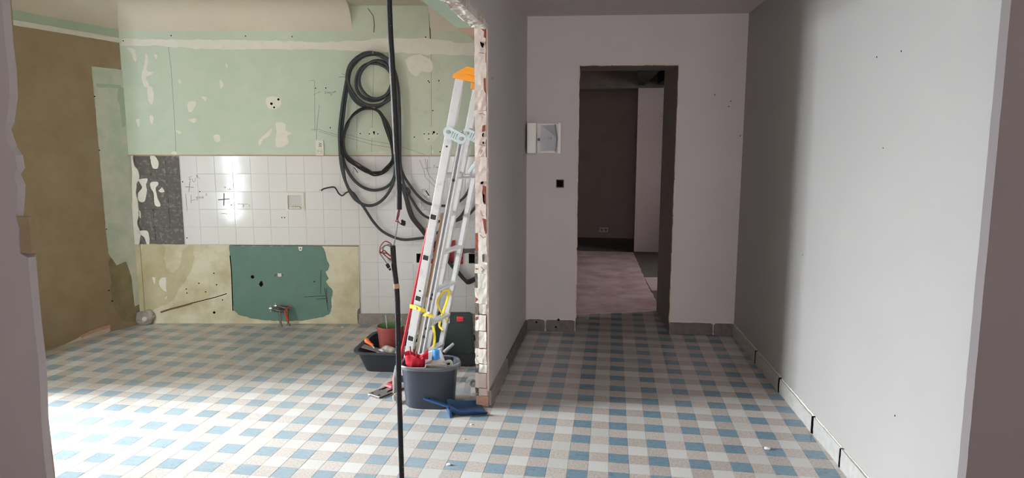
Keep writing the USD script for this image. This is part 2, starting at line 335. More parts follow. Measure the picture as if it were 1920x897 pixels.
# the floor tiles: a gingham of blue, speckled beige and off-white 10 cm tiles, each a little different
M['floor_tile'] = usdkit.material(stage, '/World/Looks/floor_tile', {
    'g': ('geometry', {}), 'sc': ('vector_math', {'math_type': 'scale', 'scale': 10.0}), 'fl': ('vector_math', {'math_type': 'floor'}), 'fz': ('vector_math', {'math_type': 'multiply', 'vector2': (1, 1, 0)}), 'xy': ('separate_xyz', {}),
    'mx': ('math', {'math_type': 'floored_modulo', 'value2': 2}), 'my': ('math', {'math_type': 'floored_modulo', 'value2': 2}),
    'wn': ('white_noise_texture', {'dimensions': '3D'}),
    'sp': ('noise_texture', {'scale': 95, 'detail': 3, 'roughness': .7}), 'be': ('rgb_ramp', {'ramp': [(.3, lin(152, 138, 130)), (.5, lin(192, 180, 172)), (.7, lin(206, 196, 188))]}),
    'off': ('vector_math', {'math_type': 'scale', 'scale': 30.0}), 'ov': ('vector_math', {'math_type': 'add'}), 'st': ('vector_math', {'math_type': 'multiply', 'vector2': (26, 60, 1)}),
    'bn': ('noise_texture', {'scale': 1.4, 'detail': 4, 'roughness': .65, 'distortion': 1.2}),
    'bl': ('rgb_ramp', {'ramp': [(.26, lin(80, 106, 120)), (.42, lin(112, 139, 154)), (.7, lin(134, 158, 172))]}),
    'wh': ('rgb_ramp', {'ramp': [(.3, lin(200, 196, 191)), (.7, lin(212, 209, 204))]}),
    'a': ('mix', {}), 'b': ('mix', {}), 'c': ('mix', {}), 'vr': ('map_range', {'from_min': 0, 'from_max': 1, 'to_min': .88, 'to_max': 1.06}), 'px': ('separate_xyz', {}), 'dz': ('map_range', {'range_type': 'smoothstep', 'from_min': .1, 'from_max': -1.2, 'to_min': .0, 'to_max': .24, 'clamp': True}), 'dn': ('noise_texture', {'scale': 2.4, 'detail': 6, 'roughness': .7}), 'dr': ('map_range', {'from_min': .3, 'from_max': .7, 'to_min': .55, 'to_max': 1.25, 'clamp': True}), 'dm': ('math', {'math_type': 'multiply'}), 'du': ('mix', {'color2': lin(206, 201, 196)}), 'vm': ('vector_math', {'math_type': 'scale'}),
    'p': ('principled_bsdf', {'roughness': .34, 'specular_ior_level': .6}), 'bb': ('bump', {'strength': .12, 'distance': .002})},
    [('g.position', 'sc.vector1'), ('sc.vector', 'fl.vector1'), ('fl.vector', 'fz.vector1'), ('fz.vector', 'xy.vector'), ('xy.x', 'mx.value1'), ('xy.y', 'my.value1'), ('fz.vector', 'wn.vector'),
     ('g.position', 'sp.vector'), ('sp.fac', 'be.fac'), ('wn.color', 'off.vector1'), ('g.position', 'st.vector1'), ('st.vector', 'ov.vector1'), ('off.vector', 'ov.vector2'), ('ov.vector', 'bn.vector'), ('bn.fac', 'bl.fac'), ('sp.fac', 'wh.fac'),
     ('mx.value', 'a.fac'), ('bl.color', 'a.color1'), ('be.color', 'a.color2'), ('mx.value', 'b.fac'), ('be.color', 'b.color1'), ('wh.color', 'b.color2'), ('my.value', 'c.fac'), ('a.color', 'c.color1'), ('b.color', 'c.color2'),
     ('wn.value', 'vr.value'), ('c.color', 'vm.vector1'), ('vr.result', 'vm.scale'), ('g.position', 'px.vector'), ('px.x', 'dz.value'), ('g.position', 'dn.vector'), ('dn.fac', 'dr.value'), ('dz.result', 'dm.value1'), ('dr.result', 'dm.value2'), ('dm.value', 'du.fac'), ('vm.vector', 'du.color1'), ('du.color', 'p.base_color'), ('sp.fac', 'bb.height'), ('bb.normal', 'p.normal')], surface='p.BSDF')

# ================================================================ THE SETTING
FRONT_IN = FRONT+.10
def kl_s(y): return (KIT_C[1]-y)/-KL.s[1]
def kb_s_at_x(x): return (x-KB.o[0])/KB.s[0]
S_END = kb_s_at_x(-.766)                                # kitchen wall runs to the middle of the partition

# ---- floor: bed, 10 cm tiles
kl_front = KL.w(kl_s(-.99), 0)
kitchen_poly = Polygon([KB.o[:2], KB.w(S_END, 0)[:2], (-.766, -.99), kl_front[:2]])
hall_poly = Polygon([HB.o[:2], HB.w(HB.len, 0)[:2], RW.w((HALL_R[1]+.99)/-RW.s[1], 0)[:2], (-.766, -.99), (-.766, HB.o[1])])
door_poly = Polygon([HB.w(HB.hit(1079, 598)[0], 0)[:2], HB.w(HB.hit(1255, 607)[0], 0)[:2], flo(1239, 571)[:2], (flo(1079, 590)[0], 3.5)])
door_poly = door_poly.intersection(Polygon([(-2, 2.3), (2, 2.3), (2, 3.42), flo(1240, 583)[:2], flo(1083, 590)[:2], (-2, 2.7)]))
shelf = sbox(PX0, JAMB_Y+.01, PX1, 2.5)
region = kitchen_poly.union(hall_poly).union(door_poly).difference(shelf).buffer(0)
floor_t = structure('floor', 'gingham tiled floor of blue, speckled beige and off-white square tiles')
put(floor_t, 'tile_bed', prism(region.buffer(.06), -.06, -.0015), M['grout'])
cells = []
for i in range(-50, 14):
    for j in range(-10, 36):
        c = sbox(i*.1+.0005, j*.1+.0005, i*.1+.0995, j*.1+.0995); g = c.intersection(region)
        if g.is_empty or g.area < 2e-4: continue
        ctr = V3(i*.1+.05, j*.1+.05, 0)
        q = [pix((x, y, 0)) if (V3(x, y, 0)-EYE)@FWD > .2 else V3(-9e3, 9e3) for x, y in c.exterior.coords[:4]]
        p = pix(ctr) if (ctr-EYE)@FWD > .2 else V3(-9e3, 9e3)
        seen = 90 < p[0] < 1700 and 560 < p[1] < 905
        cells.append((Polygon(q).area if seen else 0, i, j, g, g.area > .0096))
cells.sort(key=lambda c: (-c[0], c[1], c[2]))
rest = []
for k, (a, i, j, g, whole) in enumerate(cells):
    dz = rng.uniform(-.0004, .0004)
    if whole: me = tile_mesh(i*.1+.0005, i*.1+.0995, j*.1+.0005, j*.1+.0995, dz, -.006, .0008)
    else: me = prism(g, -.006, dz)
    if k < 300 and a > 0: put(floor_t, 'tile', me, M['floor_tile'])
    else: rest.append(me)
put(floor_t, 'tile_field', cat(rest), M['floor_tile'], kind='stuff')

# ---- kitchen end wall: body, mint board, white tiles, bare mortar, lower panel, skirting
wall_back = structure('wall_back', 'kitchen end wall of mint board over white tiles, half stripped')
put(wall_back, 'wall_body', slab(KB, -.45, S_END+.04, 0, CEIL_K+.05, -.16, -.02), M['plaster'])
Z_TOP, Z_LOW = 1.494, .718
PITCH_T = (Z_TOP-Z_LOW)/5
s_368 = float(KB.hit(368, 293)[0]); s_343 = float(KB.hit(344, 380)[0]); s_674 = float(KB.hit(675, 530)[0])
put(wall_back, 'mint_board', slab(KB, 0, S_END, Z_TOP+.008, CEIL_K, -.02, 0), M['mint'])
put(wall_back, 'wood_lip', slab(KB, 0, S_END, Z_TOP-.002, Z_TOP+.008, -.02, .006), M['brown_board'])
put(wall_back, 'tile_bed', slab(KB, s_343-.01, S_END, Z_LOW, Z_TOP-.002, -.02, .0042), M['grout'])
put(wall_back, 'tile_bed', slab(KB, s_674, S_END, .09, Z_LOW, -.02, .0042), M['grout'])
dish = (KB.hit(536, 361), KB.hit(572, 396))
ncol = int((S_END-s_368)/PITCH_T)+1
left_edge = rough(sbox(s_343, Z_LOW-.3, 9, Z_TOP+.3), .006, .03, 5)
for c in range(-1, ncol):
    for r in range(-4, 5):
        u0, u1 = s_368+c*PITCH_T, s_368+(c+1)*PITCH_T; v0, v1 = Z_LOW+r*PITCH_T, Z_LOW+(r+1)*PITCH_T
        if r < 0: u0 = max(u0, s_674)
        u1 = min(u1, S_END); v0 = max(v0, .098)
        if u1-u0 < .015 or v1-v0 < .015: continue
        if u0 < (dish[0][0]+dish[1][0])/2 < u1 and v0 < (dish[0][1]+dish[1][1])/2 < v1: continue
        e = .0008; tilt = rng.uniform(-.0012, .0012, 2)
        if c == -1 and r >= 0:
            g = sbox(u0+e, v0+e, u1-e, v1-e).intersection(left_edge); me = prism(max(getattr(g, 'geoms', [g]), key=lambda a: a.area), 0, .006)
        else:
            me = tile_mesh(u0+e, u1-e, v0+e, v1-e, .006, 0, .0015)
            v = np.array(me.vertices); v[:, 2] += np.where(v[:, 2] > .003, (v[:, 0]-(u0+u1)/2)/PITCH_T*tilt[0]+(v[:, 1]-(v0+v1)/2)/PITCH_T*tilt[1], 0); me = trimesh.Trimesh(v, me.faces, process=False)
        put(wall_back, 'tile', KB.place(me), M['wall_tile'])
# bare grey mortar squares where tiles have gone, with torn white plaster
s_l = float(KB.hit(258, 380)[0]); xs = np.linspace(s_l, s_343, 4); zs = np.linspace(Z_LOW, Z_TOP-.004, 6)
put(wall_back, 'mortar_bed', slab(KB, s_l-.02, s_343, Z_LOW, Z_TOP-.004, -.02, -.008), M['mortar_dark'])
for a in range(3):
    for b in range(5):
        g = rough(sbox(xs[a]+.0005, zs[b]+.001, xs[a+1]-.0005, zs[b+1]-.001), .007, .02, a*7+b)
        put(wall_back, 'mortar_square', KB.place(prism(g, -.01, rng.uniform(-.004, .001))), M['mortar_grey'])
Z4 = lambda *p: [(200+x/4.27, 270+y/4.27) for x, y in p]
for k, pts in enumerate([Z4((352, 100), (392, 103), (418, 160), (410, 198), (372, 196), (358, 160)), Z4((258, 285), (330, 280), (318, 330), (322, 380), (305, 458), (262, 460), (252, 400), (285, 350), (268, 310)),
        Z4((352, 312), (405, 305), (412, 330), (396, 360), (410, 440), (434, 498), (388, 492), (380, 400), (356, 350)), Z4((413, 372), (448, 350), (468, 384), (440, 388)), Z4((262, 700), (330, 700), (342, 795), (322, 800), (300, 745), (262, 720)),
        Z4((205, 100), (222, 170), (250, 210), (262, 270), (240, 330), (236, 400), (250, 470), (258, 560), (246, 640), (268, 700), (264, 800), (215, 800), (205, 500)), Z4((258, 530), (274, 545), (272, 600), (262, 570))]):
    put(wall_back, 'plaster_patch', sheet(KB, pts, -.012, .004, .008, 20+k, .01, True), M['plaster'])
# lower panel
put(wall_back, 'lower_panel', slab(KB, 0, s_674, 0, Z_LOW, -.02, -.006), M['beige_panel'])
Z5 = lambda *p: [(400+x/4.487, 440+y/4.487) for x, y in p]
put(wall_back, 'teal_patch', sheet(KB, Z5((130, 96), (500, 96), (905, 96), (945, 150), (955, 210), (970, 260), (945, 320), (968, 370), (945, 395), (985, 440), (1005, 480), (985, 560), (998, 610), (975, 670), (900, 705), (760, 728), (560, 730), (400, 725), (300, 705), (215, 680), (165, 640), (160, 520), (150, 380), (140, 200)), -.007, -.0045, .013, 3, step=.008), M['teal'])
put(wall_back, 'panel_seam', strokes(KB, [Z5((138, 180), (150, 300), (155, 420), (163, 640))], .008, -.0045, .001), M['hole'])
put(wall_back, 'panel_edge', strokes(KB, [Z5((165, 92), (480, 94), (760, 94), (1222, 98)), Z5((1226, 100), (1236, 640))], .006, -.006, .002), M['mortar_dark'])
Z6 = lambda *p: [(180+x/4.485, 440+y/4.485) for x, y in p]
put(wall_back, 'scraped_groove', strokes(KB, [Z6((545, 655), (620, 630), (740, 600), (800, 582))], .016, -.006, .001), M['stain'])
put(wall_back, 'scraped_groove', strokes(KB, [Z6((800, 580), (900, 555), (1000, 530), (1095, 500))], .007, -.006, .001), M['hole'])
for k, pts in enumerate([Z6((470, 360), (498, 360), (498, 400), (488, 425)), Z6((588, 358), (590, 488), (560, 465), (530, 430), (528, 390), (550, 365)), Z6((575, 545), (598, 510), (594, 540))]):
    put(wall_back, 'plaster_patch', sheet(KB, pts, -.006, -.003, .003, 40+k), M['plaster'])
put(wall_back, 'stain_shade_area', sheet(KB, Z6((385, 95), (560, 92), (570, 240), (640, 330), (700, 250), (740, 120), (820, 100), (800, 300), (720, 420), (640, 560), (520, 620), (420, 660), (385, 640)), -.0062, -.0052, .02, 47, .012, True), M['stain_shade_panel'])  # real stains and painted corner shade together in one sheet
put(wall_back, 'corner_bead', slab(KB, 0, .045, 0, Z_LOW, -.006, .004), M['stain_shade_panel'])
# skirting stub under the right-hand tiles
sk = np.linspace(s_674-.02, S_END-.01, 5)
for a, b in zip(sk[:-1], sk[1:]): put(wall_back, 'skirting_stub', KB.place(prism(rough(sbox(a+.002, 0, b-.002, .097), .004, .03, int(a*50)), -.02, .012)), M['concrete'])
put(wall_back, 'broken_edge', lumpy(KB.place(prism(rough(sbox(s_674-.03, 0, s_674+.025, .14), .008, .02, 9), -.02, .004)), .004, 60, 4, 2), M['concrete_dark'])
# plaster on the mint board
band = [(228, 73), (300, 74), (450, 75), (600, 79), (680, 76), (700, 73), (800, 72), (860, 80), (897, 80), (960, 80), (960, 101), (860, 104), (800, 102), (745, 98), (690, 97), (600, 92), (450, 93), (380, 92), (300, 86), (228, 87)]
put(wall_back, 'joint_band', sheet(KB, band, 0, .0018, .014, 61, .018), M['plaster'])
Z1 = lambda *p: [(x/1.994, y/1.994) for x, y in p]; Z2 = lambda *p: [(480+x/1.994, y/1.994) for x, y in p]
spots = [Z1((478, 180), (500, 182), (512, 215), (505, 232), (490, 200)), Z1((545, 200), (556, 225), (550, 262), (575, 272), (548, 290), (560, 320), (540, 322), (530, 280), (540, 240)), Z1((552, 330), (572, 330), (574, 388), (556, 380)), Z1((560, 432), (576, 440), (566, 468)), Z1((510, 450), (522, 448), (518, 476)),
         Z1((705, 380), (735, 384), (728, 404), (712, 420), (702, 410)), Z1((704, 448), (735, 442), (728, 460)), Z1((655, 488), (680, 494), (668, 502)), Z1((800, 508), (820, 505), (824, 528), (806, 528)), Z1((845, 235), (852, 250), (846, 252)), Z1((822, 300), (836, 318), (824, 334)), Z1((752, 362), (772, 366), (768, 380)), Z1((668, 298), (680, 304), (672, 316)), Z1((576, 205), (588, 210), (584, 224)),
         Z2((75, 460), (108, 462), (112, 490), (135, 500), (118, 510), (122, 535), (95, 550), (72, 545), (78, 500)), Z2((10, 532), (30, 505), (48, 492), (60, 480), (52, 505), (30, 520), (16, 545)), Z2((38, 368), (70, 362), (90, 372), (92, 400), (66, 408), (44, 398)),
         Z2((560, 225), (600, 205), (640, 215), (658, 240), (655, 270), (620, 270), (600, 285), (575, 268)), Z2((655, 570), (660, 560), (664, 575)), Z1((640, 570), (655, 566), (662, 580), (646, 584))]
for k, pts in enumerate(spots): put(wall_back, 'plaster_patch', sheet(KB, pts, 0, .0016, .009, 70+k, .008, True), M['plaster'])
for k, pts in enumerate([Z2((425, 485), (462, 478), (470, 512), (430, 515)), Z2((625, 480), (678, 478), (676, 520), (640, 545)), Z2((420, 570), (560, 560), (600, 578), (420, 580))]):
    put(wall_back, 'stain_patch', sheet(KB, pts, 0, .0008, .012, 110+k, .01, True), M['stain'] if k == 9 else M['green_plaster'])
holes = Z2((58, 388), (84, 372), (68, 402), (135, 137), (223, 330), (261, 329), (278, 478), (390, 500), (424, 501), (442, 501), (456, 501), (441, 495), (629, 501), (646, 501), (661, 501), (677, 501), (646, 520), (644, 303), (648, 308), (684, 302), (661, 414), (634, 139), (592, 513), (665, 495), (688, 568), (98, 814), (108, 814)) + \
    Z1((640, 133), (918, 135), (461, 153), (684, 680), (748, 717), (866, 767), (700, 890)) + Z6((990, 328), (863, 412), (757, 460), (762, 494), (1012, 424), (992, 658), (920, 484), (1062, 552)) + Z5((732, 122), (848, 398), (328, 358), (5, 658)) + [(829, 442), (822, 460)]
big = {(58, 388): .011, (84, 372): .01, (68, 402): .008, (441, 495): .009, (665, 495): .01, (992, 658): .011, (328, 358): .016}
for p in holes:
    s, z = KB.hit(*p); low = z < Z_LOW and s < s_674; tl = z < Z_TOP and not low
    r = .0052
    for q, rr in big.items():
        for Z in (Z2, Z5, Z6):
            if np.allclose(Z(q)[0], p): r = rr
    put(wall_back, 'screw_hole', KB.place(prism(Point(s, z).buffer(r, quad_segs=3), -.006 if low else 0, -.003 if low else (.0068 if tl else .0022))), M['hole'])
for k, pts in enumerate([Z5((395, 395), (410, 390), (418, 425), (400, 445), (382, 420)), Z5((515, 335), (585, 330), (588, 352), (505, 358))]):
    put(wall_back, 'gouge', sheet(KB, pts, -.006, -.0038, .004, 130+k, .01), (M['hole'], M['mortar_grey'])[k])
put(wall_back, 'gouge', sheet(KB, Z5((540, 328), (570, 328), (572, 355), (542, 357)), -.006, -.0033, .003, 133, .01), M['plaster'])
put(wall_back, 'gouge', sheet(KB, Z5((712, 104), (750, 104), (742, 138), (722, 138)), -.006, -.0033, .002, 134, .01), M['plaster'])
# hand-written notes
ZA = lambda *p: [(335+x/7.473, 310+y/7.473) for x, y in p]; ZB = lambda *p: [(480+x/5.278, 140+y/5.278) for x, y in p]; ZC = lambda *p: [(780+x/6.4, 290+y/6.4) for x, y in p]
W_ = .0028
put(wall_back, 'handwriting', strokes(KB, [ZA((152, 168), (168, 238)), ZA((148, 166), (192, 156)), ZA((158, 200), (184, 192)), ZA((195, 192), (200, 225), (218, 236), (238, 215), (240, 182)), ZA((252, 140), (266, 182)), ZA((252, 138), (276, 146), (264, 162), (302, 186))], W_, .006), M['pencil'], label='pencilled word FOUR on the tiles')
put(wall_back, 'handwriting', strokes(KB, [ZA((178, 420), (178, 530)), ZA((178, 500), (240, 478)), ZA((268, 440), (250, 448), (254, 466), (270, 460), (272, 440), (268, 490), (254, 494)), ZA((290, 446), (296, 466), (312, 460), (308, 442), (290, 446)), ZA((326, 440), (332, 464), (346, 438), (350, 464)), ZA((382, 404), (398, 402), (390, 430)), ZA((105, 400), (122, 640))], W_, .006), M['pencil'])
put(wall_back, 'cross_mark', strokes(KB, [ZA((162, 240), (148, 375)), ZA((100, 302), (215, 310))], .004, .006), M['pencil'])
put(wall_back, 'handwriting', strokes(KB, [ZA((692, 328), (702, 356)), ZA((714, 350), (718, 322), (726, 346), (736, 328), (744, 346)), ZA((755, 300), (764, 292), (782, 270)), ZA((645, 300), (656, 322), (664, 300))], W_, .006), M['pencil'])
put(wall_back, 'cross_mark', strokes(KB, [ZA((640, 395), (638, 560)), ZA((560, 485), (715, 470))], .007, .006), M['ink'])
put(wall_back, 'handwriting', strokes(KB, [ZA((600, 680), (640, 675), (685, 682))], .004, .006), M['pencil'])
put(wall_back, 'handwriting', strokes(KB, [ZA((828, 552), (840, 535), (850, 552), (862, 535), (872, 552), (888, 540), (900, 552), (912, 538), (908, 590), (925, 548), (940, 540), (955, 550), (970, 540)), ZA((990, 550), (1002, 582))], W_, .006), M['pencil'])
put(wall_back, 'handwriting', strokes(KB, [ZB((694, 166), (682, 172), (692, 182), (680, 190)), ZB((700, 186), (708, 172), (714, 184), (724, 172), (730, 190), (740, 172), (750, 188), (748, 206), (740, 200)), ZB((756, 184), (764, 166), (770, 180), (784, 158), (784, 178))], .003, 0), M['pencil'])
put(wall_back, 'pencil_line', strokes(KB, [ZB((580, 60), (582, 560)), ZB((628, 300), (604, 500), (598, 640)), ZB((540, 60), (576, 56)), ZB((545, 545), (635, 543)), ZB((568, 200), (640, 165)), ZB((620, 562), (700, 585), (810, 618)), ZB((630, 547), (720, 575), (810, 598)), [(642, 250), (690, 263), (742, 272), (796, 290)], [(645, 256), (700, 272), (742, 278)]], .0025, 0), M['pencil'])
put(wall_back, 'handwriting', strokes(KB, [ZC((232, 126), (212, 132), (228, 146), (210, 158)), ZC((252, 146), (242, 156), (254, 160), (256, 146), (262, 160)), ZC((268, 150), (274, 162), (282, 146)), ZC((100, 170), (185, 155)), ZC((265, 200), (280, 194))], W_, .006), M['pencil'])
put(wall_back, 'pencil_line', strokes(KB, [ZC((45, 65), (100, 200), (110, 270), (240, 400)), ZC((110, 50), (130, 180), (160, 250), (252, 355)), ZC((138, 60), (142, 200))], .003, .006), M['pencil'])
put(wall_back, 'handwriting', strokes(KB, [ZC((70, 420), (86, 452)), ZC((68, 418), (88, 416), (80, 434)), ZC((96, 412), (104, 440)), ZC((96, 428), (116, 410)), ZC((150, 405), (128, 440)), ZC((100, 500), (120, 508), (140, 488))], W_, .006), M['pencil'])
put(wall_back, 'handwriting', strokes(KB, [ZC((118, 432), (156, 490))], .009, .006), M['ink'])
put(wall_back, 'cross_mark', strokes(KB, [ZC((30, 575), (118, 580)), ZC((70, 535), (65, 645))], W_, .006), M['pencil'])
put(wall_back, 'pencil_line', strokes(KB, [Z5((765, 527), (945, 517)), Z5((870, 545), (950, 540)), Z5((935, 450), (965, 635)), Z5((950, 455), (958, 575)), Z5((905, 300), (900, 500))], .004, -.0045), M['ink'])
put(wall_back, 'board_seam', strokes(KB, [Z1((630, 175), (640, 260), (652, 440), (658, 570)), Z2((378, 250), (378, 560)), Z2((655, 200), (655, 590)), Z2((440, 240), (432, 580))], .0022, 0, .0006), M['mortar_grey'])

# ---- kitchen cove (quarter-round, missing between two cut ends), along the end wall and the left wall
def cove(fr, s0, s1, R=.21, sec=14, seed=0):
    a = np.linspace(0, math.pi/2, sec); cx, cz = R, CEIL_K-R
    arc = np.c_[cx-R*np.cos(a), cz+R*np.sin(a)]; out = np.vstack([arc, [[R, CEIL_K+.01], [-.012, CEIL_K+.01], [-.012, cz]]])
    e = trimesh.creation.extrude_polygon(Polygon(out), s1-s0, engine='earcut'); v = e.vertices
    return fr.place(trimesh.Trimesh(np.c_[s0+v[:, 2], v[:, 1], v[:, 0]], e.faces, process=False))
s_660, s_806 = float(KB.hit(660, 50)[0]), float(KB.hit(806, 50)[0])
put(wall_back, 'cove', cove(KB, 0, s_660), M['cove'], 40)
put(wall_back, 'cove', cove(KB, s_806, S_END), M['cove'], 40)
put(wall_back, 'cut_line', strokes(KB, [[(805, 25), (806, 50), (807, 72)]], .009, .0, .002), M['mortar_dark'])
put(wall_back, 'cut_line', strokes(KB, [[(690, 16), (700, 30), (702, 45), (701, 60)]], .006, .0, .003), M['mortar_grey'])

# ---- kitchen left wall
SW0, SW1, SEND = kl_s(.30), kl_s(-.86), kl_s(FRONT)+.02
wall_left = structure('wall_left', 'kitchen left wall of brown paint with a pale skimmed strip by the corner')
for a, b, z0, z1 in ((-.14, SW0, 0, CEIL_K+.05), (SW0, SW1, 2.3, CEIL_K+.05), (SW0, SW1, 0, .12), (SW1, SEND, 0, CEIL_K+.05)):
    put(wall_left, 'wall_body', slab(KL, a, b, z0, z1, -.3, 0), M['brown_paint'])
put(wall_left, 'added_pier', slab(KL, SW0-.2, SW0, 0, CEIL_K, -.02, .36), M['brown_paint'])  # unseen pier added to keep window light off the far left corner
def kl_sheet(pts, d0, d1, amp, seed, curved=False): return sheet(KL, pts, d0, d1, amp, seed, .012, curved)
ZL = lambda *p: [(x/2.99, y/2.99) for x, y in p]
zb = float(KL.hit(222, 78)[1])
put(wall_left, 'green_band', slab(KL, 0, SEND, zb+.012, CEIL_K-.2, -.01, .002), M['green_board'])
put(wall_left, 'plaster_line', KL.place(prism(rough(sbox(0, zb-.008, SEND, zb+.03), .004, .04, 8), -.01, .004)), M['plaster'])
put(wall_left, 'skim_strip', kl_sheet(ZL((512, 372), (684, 392), (700, 560), (725, 800)) + [(246, 300), (258, 470), (262, 570), (252, 575), (246, 520), (236, 490), (218, 498), (203, 475), (199, 440), (187, 300), (180, 220)], 0, .004, .004, 12), M['green_plaster'])
put(wall_left, 'grey_smear', kl_sheet(Z1((358, 312), (450, 318), (452, 330), (360, 326)), .004, .005, .004, 13), M['green_board'])
put(wall_left, 'grey_smear', kl_sheet(Z1((440, 325), (462, 330), (470, 470), (455, 475), (448, 400), (436, 372)), .004, .005, .01, 14), M['green_board'])
put(wall_left, 'bare_patch', kl_sheet(Z6((112, 225), (180, 195), (235, 205), (270, 250), (310, 260), (330, 340), (345, 470), (370, 690), (240, 730), (140, 560), (128, 400)), 0, .003, .012, 15, True), M['olive_plaster'])
put(wall_left, 'chipped_base', kl_sheet([(86, 662), (150, 632), (205, 612), (206, 622), (150, 645), (88, 668)], -.01, .008, .006, 16), M['plaster_pink'])
put(wall_left, 'chipped_base', kl_sheet([(150, 630), (172, 620), (205, 609), (206, 615), (175, 624), (152, 634)], -.01, .011, .006, 17), M['brick_pale'])
put(wall_left, 'chipped_base', kl_sheet([(84, 660), (107, 650), (108, 656), (86, 665)], -.01, .011, .004, 18), M['brown_board'])
put(wall_left, 'cove', cove(KL, 0, SW0-.19), M['cove'], 40)
put(wall_left, 'cove', cove(KL, SW0, SEND), M['cove'], 40)
for p in ((177, 181), (186, 282), (199, 430), (204, 545), (210, 565)): s, z = KL.hit(*p); put(wall_left, 'screw_hole', KL.place(prism(Point(s, z).buffer(.005, quad_segs=2), 0, .005)), M['hole'])

# ---- left stub of the demolished wall and the front wall beyond it
wall_front_left = structure('wall_front_left', 'near left wall stub with a torn plaster edge')
edge = [(19, -25), (19, 0), (22, 40), (25, 80), (31, 130), (34, 180), (27, 230), (21, 242), (32, 275), (43, 291), (47, 315), (39, 327), (48, 347), (47, 371), (44, 403), (51, 428), (50, 440), (52, 473), (67, 481), (78, 602), (86, 670), (89, 722), (91, 784), (96, 847), (101.5, 897)]
FS = Frame((0, FRONT+.035), (1, FRONT+.035), V3(0, -3, 0)); ep = [FS.hit(*p) for p in edge]; ep = [(ep[0][0], 2.8)]+ep+[(ep[-1][0], -.0)]
put(wall_front_left, 'wall_body', FS.place(prism(Polygon([(-2.95, 2.8)]+[tuple(q) for q in ep]+[(-2.95, 0)]).buffer(0), 0, .035)), M['stub_paint'])
core = [(q[0]-.05+.006*math.sin(7*q[1]), q[1]) for q in ep]
put(wall_front_left, 'brick_core', FR.place(prism(Polygon([(-2.9, 2.78)]+core+[(-2.9, .0)]).buffer(0), -.085, -.018)), M['brown_board'])
put(wall_front_left, 'brick_stump', lumpy(box((FS.hit(44, 405)[0]-.03, FRONT+.004, FS.hit(48, 473)[1]), (FS.hit(66, 405)[0], FRONT+.035, FS.hit(48, 405)[1])), .004, 30, 2, 3), M['brown_paint'], 60)
for x0, x1, z0, z1 in ((-4.98, -4.4, 0, 2.8), (-3.95, -2.935, 0, 2.8), (-4.4, -3.95, 0, .55), (-4.4, -3.95, 2.25, 2.8)):
    put(wall_front_left, 'wall_body', box((x0, FRONT-.1, z0), (x1, FRONT+.1, z1)), M['kitchen_ceiling'])

# ---- right stub
wall_front_right = structure('wall_front_right', 'near right wall stub with its shade put into the paint colour')
sx = [FR.hit(1896.5, 0), FR.hit(1811, 893)]; e0 = sx[0][0]+(sx[0][0]-sx[1][0])/(sx[0][1]-sx[1][1])*(2.8-sx[0][1]); e1 = sx[1][0]-(sx[0][0]-sx[1][0])/(sx[0][1]-sx[1][1])*sx[1][1]
put(wall_front_right, 'wall_body', FR.place(prism(rough(Polygon([(e1, 0), (3.1, 0), (3.1, 2.8), (e0, 2.8)]), .0015, .04, 4), -.05, 0)), M['stub_shaded'])

# ---- hall right wall with its broken skirting
SR = (HALL_R[1]-FRONT_IN+.02)/-RW.s[1]
wall_right = structure('wall_right', 'pale painted right wall of the hall')
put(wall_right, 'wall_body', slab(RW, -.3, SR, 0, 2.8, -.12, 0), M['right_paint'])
for p in ((1644, 107), (1690, 96), (1403, 130), (1656, 278), (1678, 780), (1505, 478)): s, z = RW.hit(*p); put(wall_right, 'nail_hole', RW.place(prism(Point(s, z).buffer(.004 if p[1] != 278 else .003, quad_segs=2), 0, .0008)), M['hole'])
base_r = structure('baseboard_right', 'broken grey concrete skirting along the right wall')
joints = [0]+sorted(float(RW.hit(*p)[0]) for p in ((1420, 678), (1464, 732), (1528, 800), (1580, 872), (1602, 893)))
joints = joints[:5]+[joints[4]+.34*k for k in range(1, 6)]
joints = [j for j in joints if j < SR]+[SR]
for k, (a, b) in enumerate(zip(joints[:-1], joints[1:])):
    if b-a < .02: continue
    g = rough(sbox(a+.003, 0, b-.003, .098+.004*math.sin(k*2.1)), .005, .025, 31+k)
    me = lumpy(RW.place(prism(g, -.002, .013+.003*math.sin(k*1.7))), .0015, 40, k, 2)
    put(base_r, 'skirting_piece', me, M['concrete_pale'])
    g = rough(sbox(a+.01, .094, b-.01, .106), .004, .02, 51+k); put(base_r, 'plaster_lip', RW.place(prism(g, -.002, .005)), M['plaster'])
for j in joints[1:6]: put(base_r, 'crack', RW.place(prism(rough(sbox(j-.005, .005, j+.005, .104), .007, .010, int(j*90)), -.001, .0185)), M['hole'])

# ---- hall end wall with the doorway
wall_hall_end = structure('wall_hall_end', 'hall end wall with an open doorway stripped of its frame')
dl0, dl1, dr0, dr1 = HB.hit(1079, 598), HB.hit(1086, 122), HB.hit(1255.5, 607), HB.hit(1274, 121)
doorway = Polygon([(dl0[0], -.01), tuple(dl1), tuple(dr1), (dr0[0], -.01)])
HT = .42
put(wall_hall_end, 'wall_body', HB.place(prism(sbox(-.06, 0, 3.4, 2.8).difference(doorway), -.02, 0)), M['hall_paint'])
put(wall_hall_end, 'wall_core', HB.place(prism(sbox(-.06, 0, 3.4, 2.8).difference(doorway.buffer(.001)), -HT, -.02)), M['reveal_darker'])
put(wall_hall_end, 'wall_core', HB.place(prism(Polygon([(dr0[0]+.001, 0), (3.4, 0), (3.4, 2.8), (dr1[0]+.001, 2.8), tuple(dr1)]), -.80, -HT)), M['reveal_darker'])
put(wall_hall_end, 'wall_body', slab(HB, -3.2, -.03, 0, 2.8, -.55, -.25), M['hall_paint'])
